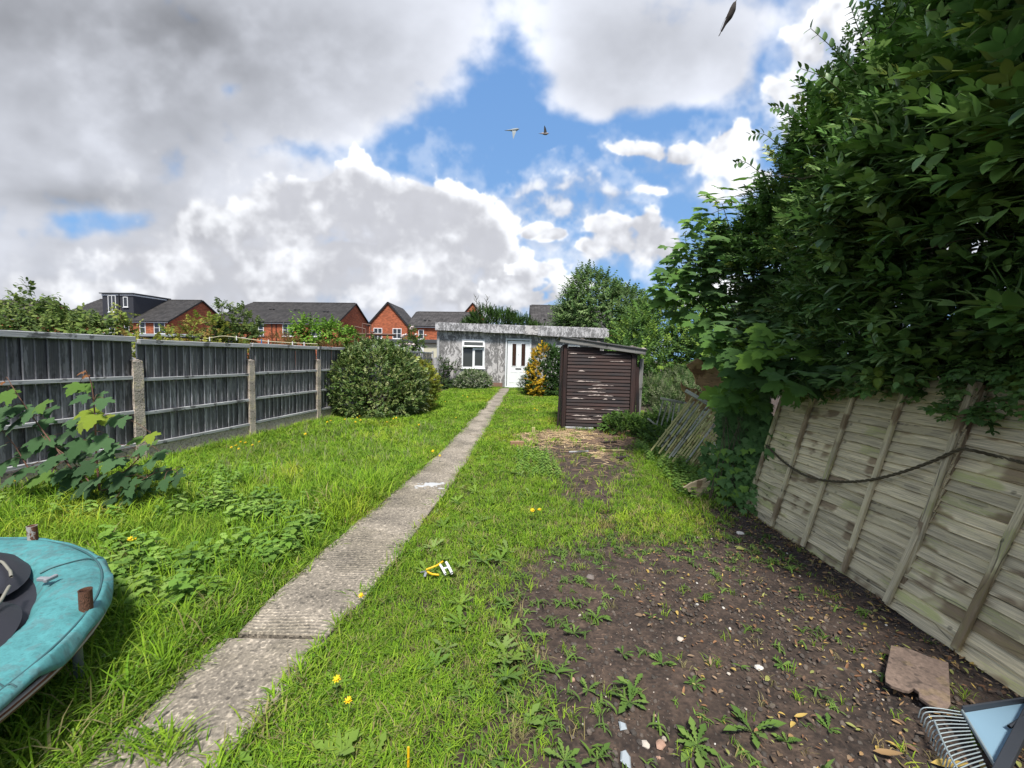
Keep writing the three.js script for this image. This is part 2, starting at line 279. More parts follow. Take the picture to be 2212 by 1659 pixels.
const soilTex = (() => surf(1024, 1024, (u, v) => {
  const a = fbm(u * 6, v * 6, 5, 6), b = fbm(u * 40, v * 40, 4, 40), c = vn(u * 150, v * 150, 150), e = vn(u * 320, v * 320, 320);
  let k = .20 + (a - .5) * .10 + (b - .5) * .17 + (c - .5) * .08;
  const peb = sstep(.84, .9, vn(u * 90 + .3, v * 90, 90)) * sstep(.55, .7, fbm(u * 14, v * 14, 2, 14));
  k = lerp(k, .42, peb * .55);
  return [k * 1.12 + .012, k * .96, k * .82, .35 + (a - .5) * .3 + (b - .5) * .5 + (c - .5) * .2 + peb * .3 + (e - .5) * .06];
}))();
const soilMat = textured(soilTex, .02, .97);
{
  const R = 160, rows = [], ds = [-8, -2, 0]; for (let d = .4; d < 9; d += .07) ds.push(d); for (let d = 9; d < 22; d += .5) ds.push(d); ds.push(26, 34, 48, 70, 110, 200, 420);
  const xs = [-420, -180, -80, -40, -20, -12, -8]; for (let x = -6; x <= 4; x += .07) xs.push(x); xs.push(6, 9, 14, 22, 40, 80, 180, 420);
  for (const d of ds) rows.push(xs.map(x => V(x, (Math.abs(x) < 6 && d > 0 && d < 20 ? (fb0(x * 1.3 + 5, d * 1.3 + 9, 3) - .5) * .05 + (fb0(x * 7 + 5, d * 7, 2) - .5) * .022 * bare(x, d) : 0) - .012, -d)));
  const g = quadStrip(rows); g.computeVertexNormals();
  const p = g.attributes.position, uv = g.attributes.uv; for (let i = 0; i < p.count; i++) uv.setXY(i, p.getX(i) / 1.6, p.getZ(i) / 1.6);
  structure('ground', g, soilMat);
}
const groundY = (x, d) => (fb0(x * 1.3 + 5, d * 1.3 + 9, 3) - .5) * .05 - .012;
// path of cast slabs
const pathTex = surf(1024, 1024, (u, v) => {
  const a = fbm(u * 5, v * 5, 5, 5), b = vn(u * 110, v * 110, 110), c = vn(u * 60 + .5, v * 60, 60), e = vn(u * 240, v * 240, 240);
  let k = .50 + (a - .5) * .20 + (b - .5) * .12 + (e - .5) * .10;
  const st = sstep(.78, .86, b) * .10, pit = sstep(.24, .12, c) * .10; k += st - pit;
  const moss = sstep(.56, .72, fbm(u * 3 + .2, v * 3 + .7, 5, 3)) * .5;
  return [lerp(k * 1.03, k * .76, moss), lerp(k * .965, k * .71, moss), lerp(k * .87, k * .61, moss), .5 + (a - .5) * .3 + (b - .5) * .35 + st - pit * 2 + (e - .5) * .1];
});
const ribTex = surf(1024, 1024, (u, v) => {   // the same concrete, tamped in ridges across the path
  const a = fbm(u * 5, v * 5, 5, 5), b = vn(u * 110, v * 110, 110), c = vn(u * 60 + .5, v * 60, 60), e = vn(u * 240, v * 240, 240), w = fbm(u * 8, v * 8, 2, 8);
  const rib = .5 + .5 * Math.sin((v * 44 + w * 1.6) * 6.2832), worn = sstep(.35, .6, fbm(u * 4 + .5, v * 4, 3, 4));
  let k = .495 + (a - .5) * .20 + (b - .5) * .12 + (e - .5) * .10 + (rib - .5) * .09 * worn;
  const st = sstep(.78, .86, b) * .10, pit = sstep(.24, .12, c) * .10; k += st - pit;
  const moss = sstep(.58, .74, fbm(u * 3 + .4, v * 3 + .1, 5, 3)) * .5;
  return [lerp(k * 1.03, k * .76, moss), lerp(k * .965, k * .71, moss), lerp(k * .87, k * .61, moss), .45 + (a - .5) * .2 + (b - .5) * .25 + (rib - .5) * .45 * worn + st - pit];
});
{
  const pathMat = textured(pathTex, .006, .93), ribMat = textured(ribTex, .008, .93), root = new THREE.Group(); root.name = 'path'; root.userData.kind = 'structure'; scene.add(root);
  const joints = [[.5, 1.865], [1.895, 5.74], [5.77, 7.05], [7.08, 8.6], [8.64, 9.6], [9.63, 10.6], [10.64, 11.5], [11.54, 12.4], [12.44, 13.5], [13.54, 14.6], [14.63, 15.7], [15.74, 16.9], [16.93, 17.9]];
  joints.forEach(([a, b], k) => {
    const r = rng(400 + k), L = [], Rr = [], n = Math.max(3, Math.ceil((b - a) / .13)), sk = (r() - .5) * .05;
    for (let i = 0; i <= n; i++) { const d = lerp(a, b, i / n), q = (s) => (fb0(d * 4 + s, k * 3.1, 3) - .5) * .06; L.push([along(edgeL, d) + q(3) + (i === 0 || i === n ? .02 * r() : 0), -(d - sk * .5)]); Rr.push([along(edgeR, d) + q(40) - (i === 0 || i === n ? .02 * r() : 0), -(d + sk * .5)]); }
    const y1 = .028 + r() * .008;
    add(root, k ? `slab_${String(k).padStart(3, '0')}` : 'slab', slabFrom([...L, ...Rr.reverse()], -.06, y1, 1.1), k === 1 ? ribMat : pathMat);
  });
  // a paint spill on the long slab, about as thick as paint
  const blob = (cx, d, rx, rd, seed, n = 26) => { const p = []; for (let i = 0; i < n; i++) { const t = i / n * 6.2832, q = .55 + .9 * vn(Math.cos(t) * 2.2 + seed, Math.sin(t) * 2.2 + seed * 3); p.push([cx + Math.cos(t) * rx * q, -(d + Math.sin(t) * rd * q)]); } return p; };
  const c = G(932, 1046, .037), pr = rng(77), bits = [slabFrom(blob(c.x, -c.z, .085, .045, 3), .030, .0385), slabFrom(blob(c.x - .1, -c.z - .06, .05, .025, 8), .030, .0385), slabFrom(blob(c.x + .11, -c.z + .04, .035, .03, 5), .030, .0385)];
  for (let i = 0; i < 22; i++) bits.push(slabFrom(blob(c.x + (pr() + pr() - 1) * .2, -c.z + (pr() + pr() - 1) * .16, .006 + pr() * .016, .004 + pr() * .012, i * 1.7, 9), .030, .0385));
  const g = merge(bits);
  single('paint_splash', 'dried white paint splash on the concrete path', 'paint', g, mat({ rgb: [.42, .43, .44], roughness: .8 }));
}
// ---- grass
function tuft(r, n, h, w, spread, lean) {
  const pos = [], idx = [];
  for (let i = 0; i < n; i++) {
    const t = r() * 6.283, q = Math.sqrt(r()) * spread, bx = Math.cos(t) * q, bz = Math.sin(t) * q, a = r() * 6.283, hh = h * (.55 + r() * .65), l = lean * (.3 + r()) * hh, ww = w * (.6 + r() * .7), cx = Math.cos(a), cz = Math.sin(a), sx = -cz * ww / 2, sz = cx * ww / 2, k = pos.length / 3;
    const f = [[0, 0], [.4, .15], [.75, .5], [1, 1]];
    f.forEach(([u, b], j) => { const x = bx + cx * l * b, z = bz + cz * l * b, y = hh * u * (1 - .25 * b * lean), s = j === 3 ? 0 : 1 - u * .35; if (j === 3) pos.push(x, y, z); else pos.push(x - sx * s, y, z - sz * s, x + sx * s, y, z + sz * s); });
    idx.push(k, k + 1, k + 2, k + 1, k + 3, k + 2, k + 2, k + 3, k + 4, k + 3, k + 5, k + 4, k + 4, k + 5, k + 6);
  }
  const g = new THREE.BufferGeometry(); g.setAttribute('position', new THREE.Float32BufferAttribute(pos, 3)); g.setIndex(idx); g.computeVertexNormals(); return g;
}
const nettlePatch = (x, d) => { const a = (x + 2.15) / .85, b = (d - 2.75) / 1.0; return a * a + b * b + wob(x, d, 2) * 1.2; };
{
  const r = rng(11), geos = [], N = 6;
  for (let i = 0; i < N; i++) geos.push(tuft(rng(100 + i), 11, .075, .0052, .045, .9));
  const tall = [0, 1, 2].map(i => tuft(rng(150 + i), 12, .15, .0062, .06, .75)), far = [0, 1, 2].map(i => tuft(rng(170 + i), 16, .085, .010, .11, .8));
  const all = [...geos, ...tall, ...far], mats = all.map(() => []), cols = all.map(() => []);
  const GREEN = [[.17, .31, .018], [.205, .36, .022], [.14, .27, .018], [.24, .38, .03], [.12, .25, .02], [.28, .39, .045]], DRY = [[.30, .27, .12], [.24, .22, .09]];
  const put = (k, x, d, s, dry) => { const q = new THREE.Matrix4().makeRotationY(r() * 6.283); const tilt = new THREE.Matrix4().makeRotationX((r() - .5) * .35); q.multiply(tilt).scale(V(s * (.9 + r() * .3), s * (.75 + r() * .5), s * (.9 + r() * .3))).setPosition(x, groundY(x, d) - .002, -d); mats[k].push(q); const pch = fb0(x * .9 + 3, d * .9 + 20, 3), c = mixCol(r, r() < dry ? DRY : GREEN, .2); c.multiplyScalar(.8 + pch * .42); if (pch > .58) c.r *= 1 + (pch - .58) * 1.0; cols[k].push(c); };
  const fenceX = d => -4.48 + (d - 4.87) * .164;
  const region = (d0, d1, per, kinds, scale) => {
    const xa = Math.max(-6, -1.35 * d1 - .5), xb = Math.min(4, 1.3 * d1 + .4), n = Math.round((d1 - d0) * (xb - xa) * per);
    for (let i = 0; i < n; i++) {
      const d = d0 + r() * (d1 - d0), x = xa + r() * (xb - xa); if (Math.abs(x) > 1.36 * d + .45 || x < fenceX(d) + .09 || x > 2.5 + (d > 4 ? 1 : 0)) continue;
      const l = along(edgeL, d), q = along(edgeR, d), e = .03 * (r() - .35); if (d < 18 && x > l + e && x < q - e) continue;
      const jx = (r() + r() - 1) * .3, jd = (r() + r() - 1) * .42, b = bare(x + jx, d + jd), soil = inPoly(x + jx * .5, d + jd * .5, SOIL); if (r() < b * (soil ? .985 : .93)) continue;
      if (nettlePatch(x, d) < .8 && r() < .35) continue;
      const left = x < l, near = sstep(-2.2, -1.4, -x * 0 + x) , long = left ? .95 + .5 * vn(x * 1.3 + 9, d * 1.3) : .62 + .4 * vn(x * 2, d * 2 + 7);
      const edge = Math.min(Math.abs(x - l), Math.abs(x - q)) < .08 ? .8 : 1;
      let k = kinds[Math.floor(r() * kinds.length)]; if (left && d < 4.5 && r() < .22 && edge === 1) k = 6 + Math.floor(r() * 3);
      put(k, x, d, long * scale * edge * (soil ? .7 : 1), left ? .03 : .10 + b * .2);
    }
  };
  region(.75, 2.0, 2600, [0, 1, 2, 3, 4, 5], .9); region(2.0, 3.5, 1700, [0, 1, 2, 3, 4, 5], 1); region(3.5, 6, 800, [0, 1, 2, 3, 4, 5], 1.15); region(6, 10, 330, [9, 10, 11], 1); region(10, 19, 190, [9, 10, 11], 1.15);
  // fringes: longer grass at the fence foot and along the slabs
  for (let i = 0; i < 500; i++) { const d = 3.2 + r() * 7, x = fenceX(d) + .10 + r() * r() * .3; put(6 + Math.floor(r() * 3), x, d, .7 + r() * .5, .08); }
  for (let i = 0; i < 1600; i++) { const d = .9 + Math.pow(r(), 1.7) * 15, s = r() < .5, e = along(s ? edgeL : edgeR, d); put(Math.floor(r() * 6), e + (s ? -1 : 1) * (r() * .07 - .015), d, .8 + r() * .5, .15); }
  for (let i = 0; i < 26; i++) { const p = G(270 + r() * 130, 1612 + r() * 40); put(Math.floor(r() * 6), p.x, -p.z, .9 + r() * .6, .05); }
  const root = new THREE.Group(); root.name = 'lawn_grass'; root.userData.kind = 'stuff'; tag(root, 'rough green lawn grass on both sides of the concrete path', 'grass'); scene.add(root);
  all.forEach((g, k) => instances(root, 'grass_tufts', g, leafMat, mats[k], cols[k]));
}
// ---------------------------------------------------------------- weathered timber
const greyWood = surf(1024, 1024, (u, v) => {   // four boards side by side (u), 1.3 m long (v), each with worn pale edges and knots
  const c = Math.floor(u * 4), fx = u * 4 - c, st = fbm(u * 64 + fbm(u * 16, v * 3, 2, 16, 3) * 2, v * 4, 4, 64, 4), f = vn(u * 420, v * 16, 420, 16), bl = fbm(u * 12 + .3, v * 5, 4, 12, 5), q = fbm(u * 60, v * 26, 3, 60, 26);
  const kx = (fx - (.25 + .5 * LAT[c * 7 + 3])) / .16, ky = (v - (.15 + .6 * LAT[c * 5 + 90])) / .022, kn = Math.exp(-(kx * kx + ky * ky)), rg = Math.sin(Math.sqrt(kx * kx + ky * ky * .4) * 5) * Math.exp(-(kx * kx + ky * ky * .15) * .5);
  const edge = sstep(.10, .03, fx + (q - .5) * .12) * .8 + sstep(.93, .98, fx + (q - .5) * .06) * .35, pale = sstep(.54, .72, bl * .75 + q * .35), foot = sstep(.12, .0, v + (q - .5) * .25) * sstep(.4, .6, q);
  let k = .30 + (LAT[c * 31] - .5) * .06 + (st - .5) * .11 + (f - .5) * .08 + pale * .15 + edge * .22 + foot * .16 - kn * .13 + rg * .04;
  return [k * 1.0, k * .99, k * 1.01, .5 + (st - .5) * .6 + (f - .5) * .35 - kn * .2];
});
const paleWood = surf(512, 1024, (u, v) => {
  const st = fbm(u * 40 + fbm(u * 5, v * 3, 2, 5, 3) * 2.5, v * 4, 4, 40, 4), f = vn(u * 190, v * 8, 190, 8), dk = sstep(.60, .74, fbm(u * 10, v * 12, 4, 10, 12));
  let k = .60 + (st - .5) * .26 + (f - .5) * .12 - dk * .24;
  return [k * .99, k, k * 1.03, .5 + (st - .5) * .6 + (f - .5) * .3 - dk * .15];
});
const boardMat = textured(greyWood, .0022, .9, { color: lin(1.25, 1.25, 1.27) }), boardMat2 = textured(greyWood, .0022, .9, { color: lin(.95, .95, .98) }), boardMat3 = textured(greyWood, .0022, .88, { color: lin(1.6, 1.6, 1.62) }), railMat = textured(paleWood, .002, .88, { color: lin(1.15, 1.14, 1.1) });
for (const m of [railMat]) for (const k of ['map', 'bumpMap']) { m[k] = m[k].clone(); m[k].repeat.set(2, 1); m[k].needsUpdate = true; }
const concTex = surf(512, 512, (u, v) => {
  const a = fbm(u * 4, v * 4, 4, 4), b = vn(u * 46, v * 46, 46), c = vn(u * 24 + .3, v * 24, 24), e = vn(u * 120, v * 120, 120), lichen = sstep(.62, .7, fbm(u * 9, v * 9, 4, 9));
  let k = .66 + (a - .5) * .14 + (b - .5) * .13 + (e - .5) * .08; k -= sstep(.26, .14, c) * .12;
  return [k * 1.04 + lichen * .03, k * .97 + lichen * .03, k * .91 - lichen * .02, .5 + (b - .5) * .5 + (e - .5) * .2 - sstep(.26, .14, c) * .35];
});
const concMat = textured(concTex, .006, .95);
for (const k of ['map', 'bumpMap']) { concMat[k].repeat.set(2.2, 2.2); }
// ---------------------------------------------------------------- left fence: closeboard panels between short concrete posts
{
  const pts = [], dir = V(.162, 0, -.987), p1 = V(-4.49, 0, -4.85); const pitch = 1.70;
  for (let i = -2; i <= 3; i++) pts.push(p1.clone().addScaledVector(dir, i * pitch + (i === 3 ? .0 : 0)));
  const end = V(-3.42, 0, -17.3), last = pts[pts.length - 1]; for (let i = 1; i <= 4; i++) pts.push(last.clone().lerp(end, i / 4));
  const where = ['left of the trampoline, out past the left edge', 'at the left edge behind the sapling', 'with the sapling at its near end', 'third from the left edge, ending at the round bush', 'half hidden behind the round bush', 'hidden behind the round bush', 'behind the round bush, nearer its far side', 'beyond the round bush', 'nearest the grey outbuilding'];
  const post = ['farthest left, behind the trampoline', 'at the left edge, nearest the trampoline', 'behind the sycamore sapling', 'between the second and third fence panels', 'beside the round bush, its face streaked with green', 'behind the round bush', 'hidden by the middle of the round bush', 'past the round bush', 'two panels from the grey outbuilding', 'next to the grey outbuilding corner'];
  const postShape = () => { const s = new THREE.Shape([[-.055, -.05], [.055, -.05], [.055, -.02], [.03, -.012], [.03, .012], [.055, .02], [.055, .05], [-.055, .05], [-.055, .02], [-.03, .012], [-.03, -.012], [-.055, -.02]].map(p => new THREE.Vector2(...p))); const g = new THREE.ExtrudeGeometry(s, { depth: 1.27, bevelEnabled: true, bevelSize: .006, bevelThickness: .012, bevelOffset: -.006, bevelSegments: 1, steps: 10 }); g.rotateX(-Math.PI / 2); const p = g.attributes.position; for (let i = 0; i < p.count; i++) { const y = p.getY(i), t = sstep(1.1, 1.28, y); p.setX(i, p.getX(i) + (vn(y * 20, p.getZ(i) * 40 + 3) - .5) * .008 * (1 + t * 2)); p.setZ(i, p.getZ(i) + (vn(y * 22 + 9, p.getX(i) * 40) - .5) * .008 * (1 + t)); } g.computeVertexNormals(); return grainUV(g, 1); };
  const pg = postShape();
  const boards = [0, 1, 2, 3, 4, 5].map(i => { const r = rng(60 + i); const g = cbox(.118, 1.265, .014, .003, 1); const p = g.attributes.position, uv = g.attributes.uv; for (let k = 0; k < p.count; k++) uv.setXY(k, (clamp(p.getX(k) / .118 + .5, .01, .99) + (i % 4)) / 4, (p.getY(k) / 1.3 + .49) * (i > 3 ? .9 : 1) + (i > 3 ? .06 : 0)); for (let k = 0; k < p.count; k++) { p.setX(k, p.getX(k) + (vn(p.getY(k) * 2 + i * 7, 1) - .5) * .006); } return g; });
  for (let i = 0; i < pts.length; i++) {
    const a = pts[i], turn = i < 6 ? Math.atan2(dir.x, -dir.z) : Math.atan2(end.x - last.x, last.z - end.z);
    const po = thing('fence_post', `short speckled concrete fence post ${post[i]}`, 'fence post', a.clone().setY(-.02), -turn + Math.PI / 2 + (rng(i + 5)() - .5) * .05, 'concrete posts of the left fence'); add(po, 'shaft', pg, concMat);
    const cap = new THREE.IcosahedronGeometry(.045, 2); cap.scale(1.1, .28, 1.0); add(po, 'worn_top', grainUV(cap, 1), concMat, V(0, 1.283, 0));
    po.rotation.z = (rng(i + 55)() - .5) * .02;
    if (i === pts.length - 1) continue;
    const b = pts[i + 1], L = a.distanceTo(b), mid = a.clone().lerp(b, .5), y = rng(i * 3 + 1), faceTurn = Math.atan2(-(b.z - a.z), b.x - a.x);
    const dy = (y() - .5) * .03;
    const gb = single('gravel_board', `concrete gravel board under the panel ${where[i]}`, 'gravel board', grainUV(cbox(L - .09, .26, .045, .006, 0), 0, i * .37, i * .21), concMat, V(mid.x, .09, mid.z)); gb.rotation.y = faceTurn; gb.userData.group = 'gravel boards of the left fence';
    const pn = thing('closeboard_fence', `weathered grey closeboard fence panel ${where[i]}`, 'fence panel', V(mid.x, .215 + dy, mid.z), faceTurn, 'closeboard panels of the left fence');
    const n = 17, r = rng(900 + i), w = L - .06;
    for (let k = 0; k < n; k++) { const q = r(), o = add(pn, 'board', boards[Math.floor(r() * 6)], q < .3 ? boardMat2 : q < .8 ? boardMat : boardMat3, V(-w / 2 + (k + .5) * w / n, .645 + (r() - .5) * .006, -.012 + (k % 2 ? .005 : -.002))); o.rotation.y = .15 + (r() - .5) * .06; o.rotation.z = (r() - .5) * .008; }
    for (const h of [.03, .42, .83]) { const o = add(pn, 'rail', cbox(L - .075, .042, .036, .004, 0, r(), r() * 3), railMat, V(0, h, .022)); o.rotation.z = (r() - .5) * .006; }
    const c = add(pn, 'capping', cbox(L - (i === 1 ? .03 : .05), .062, .05, .006, 0, r(), r() * 3), railMat, V(0, 1.284, .02)); c.rotation.z = (r() - .5) * .01;
  }
  // a paler fence between the left fence and the outbuilding
  const pf = thing('closeboard_fence', 'pale short board fence filling the gap left of the grey outbuilding', 'fence panel', V(-3.75, 0, -18.05), .05), r = rng(31);
  for (let k = 0; k < 7; k++) add(pf, 'board', boards[k % 6], railMat, V(-.36 + k * .12, .68 + (r() - .5) * .05, 0)).rotation.z = (r() - .5) * .03;
  add(pf, 'rail', cbox(.9, .05, .04, .004, 0), railMat, V(0, 1.1, -.03)); add(pf, 'rail', cbox(.9, .05, .04, .004, 0), railMat, V(0, .35, -.03));
  for (const x of [-.55, .2]) add(pf, 'post', cbox(.07, 1.6, .07, .005, 1), railMat, V(x, .8, -.09));
}
// ---------------------------------------------------------------- right side: two lapped panels leaning back under the hedge
const larch = surf(1024, 1024, (u, v) => {   // v along the board (2 m), u across (1 m)
  const st = fbm(u * 90 + fbm(u * 8, v * 4, 2, 8, 4) * 2.5, v * 5, 4, 90, 5), f = vn(u * 420, v * 22, 420, 22), bl = fbm(u * 7, v * 7, 5, 7), gr = sstep(.60, .72, fbm(u * 5 + .4, v * 5 + .2, 5, 5)), fl = sstep(.545, .57, fbm(u * 46, v * 22, 4, 46, 22)), br = sstep(.63, .74, fbm(u * 6 + .7, v * 8 + .1, 4, 6, 8));
  const kd = Math.hypot(((u * 9 + LAT[Math.floor(v * 6) + 400] * 9) % 1 - .5) * 3.2, ((v * 6) % 1 - .5) * 9), kn = sstep(.40, .2, kd) * (LAT[Math.floor(v * 6) + 900] > .5 ? 1 : 0), crack = sstep(.06, .0, Math.abs(((u * 14 + fbm(u * 2, v * 9, 2, 2, 9) * .8) % 1) - .5)) * sstep(.56, .66, fbm(u * 14, v * 5, 2, 14, 5)); let k = .64 + (st - .5) * .26 + (f - .5) * .17 + (bl - .5) * .12 - kn * .18 - crack * .25, R = k * 1.06, Gc = k * 1.0, B = k * .85;
  const gg = gr * sstep(.36, .62, st * .6 + f * .4) * .75; R = lerp(R, k * .84, gg); Gc = lerp(Gc, k * .86, gg); B = lerp(B, k * .56, gg);
  R = lerp(R, .72, fl * .55); Gc = lerp(Gc, .68, fl * .55); B = lerp(B, .56, fl * .55);
  R = lerp(R, .36, br * .6); Gc = lerp(Gc, .29, br * .6); B = lerp(B, .22, br * .6);
  return [R, Gc, B, .45 + (st - .5) * .5 + (f - .5) * .3 + fl * .25 - br * .1];
});
const lapMats = [0, 1, 2, 3].map(i => { const m = textured(larch, .0025, .9, { color: lin([1.3, 1.08, 1.5, 1.2][i], [1.27, 1.06, 1.46, 1.18][i], [1.2, 1.0, 1.36, 1.1][i]) }); for (const k of ['map', 'bumpMap']) { m[k] = m[k].clone(); m[k].repeat.set(1, .5); m[k].needsUpdate = true; } return m; });
const wetWood = textured(larch, .003, .85, { color: lin(.58, .50, .44) }); for (const k of ['map', 'bumpMap']) { wetWood[k] = wetWood[k].clone(); wetWood[k].repeat.set(1, .5); wetWood[k].needsUpdate = true; }
function lapPanel(label, foot0, foot1, tilt, seed, height = 1.5, skew = 0) {
  const r = rng(seed), L = foot0.distanceTo(foot1), mid = foot0.clone().lerp(foot1, .5), o = thing('lapped_fence', label, 'fence panel', mid, 0, 'leaning lapped fence panels');
  o.rotation.order = 'YXZ'; o.rotation.y = Math.atan2(-(foot1.z - foot0.z), foot1.x - foot0.x); o.rotation.x = -tilt; o.rotation.z = skew;
  const n = Math.round(height / .068);
  const geos = [0, 1, 2, 3, 4, 5, 6, 7].map(i => { const g = new THREE.BoxGeometry(L, .083, .009, 22, 1, 1); const p = g.attributes.position; for (let k = 0; k < p.count; k++) { const x = p.getX(k), bottom = p.getY(k) < 0; if (bottom) p.setY(k, p.getY(k) + (fb0(x * 5 + i * 11, 3, 3) - .5) * .020); else p.setY(k, p.getY(k) + (fb0(x * 4 + i * 5, 8, 2) - .5) * .008); p.setZ(k, p.getZ(k) + (fb0(x * 3 + i * 9, 20, 2) - .5) * .008); } g.computeVertexNormals(); return grainUV(g, 0, r() * 5, r() * 5); });
  for (let k = 0; k < n; k++) { const s = add(o, 'slat', geos[Math.floor(r() * 8)], lapMats[Math.floor(r() * 4)], V(0, .04 + k * .068, (r() - .5) * .004)); s.rotation.x = -.2; s.rotation.z = (r() - .5) * .006; }
  for (let k = 0; k < 5; k++) { const x = -L / 2 + .018 + k * (L - .036) / 4, g = cbox(.034, height - (k === 4 ? 0 : .02), .022, .003, 1, r() * 3, r() * 3); add(o, 'batten', g, k % 4 === 0 ? lapMats[1] : lapMats[3], V(x, height / 2 + .005, .024)).rotation.z = (r() - .5) * .012; add(o, 'rear_batten', g, wetWood, V(x, height / 2 + .005, -.022)); }
  return o;
}
{
  const a = G(1613, 1102), b = V(2.27, 0, -2.26), c = V(2.24, 0, -.78);
  lapPanel('leaning lapped fence panel between the ivy trellis and the notched tile, rope across it', a.setY(-.01), b.setY(-.01), .25, 71, 1.36, .0);
  lapPanel('leaning lapped fence panel nearest the camera, overlapping its neighbour beside the rake', V(2.225, -.01, -2.31), c.setY(-.01), .33, 72, 1.38, -.012);
  const bk = thing('fence_post', 'dark timber post in the gap behind the leaning panels', 'fence post', V(2.78, 0, -2.2)); add(bk, 'shaft', cbox(.09, 1.75, .09, .006, 1), wetWood, V(0, .86, 0));
  const cp = single('fence_board', 'pale horizontal board above the nearest leaning panel at the right edge', 'board', cbox(.03, .16, 1.7, .004, 2, .3, .2), lapMats[0], V(2.86, 1.34, -1.45)); cp.rotation.z = -.2;
  // rope slung over both panels
  const on = (px, py, d) => P(px, py, d);
  const pts = [[1655, 962, 3.62], [1700, 1003, 3.34], [1745, 1029, 3.12], [1805, 1040, 2.84], [1870, 1038, 2.62], [1935, 1024, 2.46], [2010, 998, 2.30], [2078, 970, 2.16], [2100, 973, 2.10], [2150, 985, 2.02], [2212, 1000, 1.92], [2300, 1020, 1.8]];
  const lean = (p) => { const t = p.z < -2.2 ? .25 : .33, x = 2.262 + Math.tan(t) * p.y - .036 / Math.cos(t); return x; };
  const v = pts.map(([x, y, d]) => { let q = P(x, y, d); for (let i = 0; i < 12; i++) { const s = lean(q) / q.x; q = P(x, y, -q.z * s); } return q; });
  const c3 = new THREE.CatmullRomCurve3(v), rg = [0, 1, 2].map(k => { const n = 190, s = []; for (let i = 0; i <= n; i++) { const p = c3.getPointAt(i / n), t = c3.getTangentAt(i / n), u = V(0, 1, 0).cross(t).normalize(), w = t.clone().cross(u), a = i * .62 + k * 2.094; s.push(p.addScaledVector(u, Math.cos(a) * .0055).addScaledVector(w, Math.sin(a) * .0055)); } return new THREE.TubeGeometry(new THREE.CatmullRomCurve3(s), 380, .0046, 5); });
  single('rope', 'sagging mossy brown rope slung across the leaning fence panels', 'rope', merge(rg), mat({ rgb: [.085, .07, .04], roughness: .95 }));
}
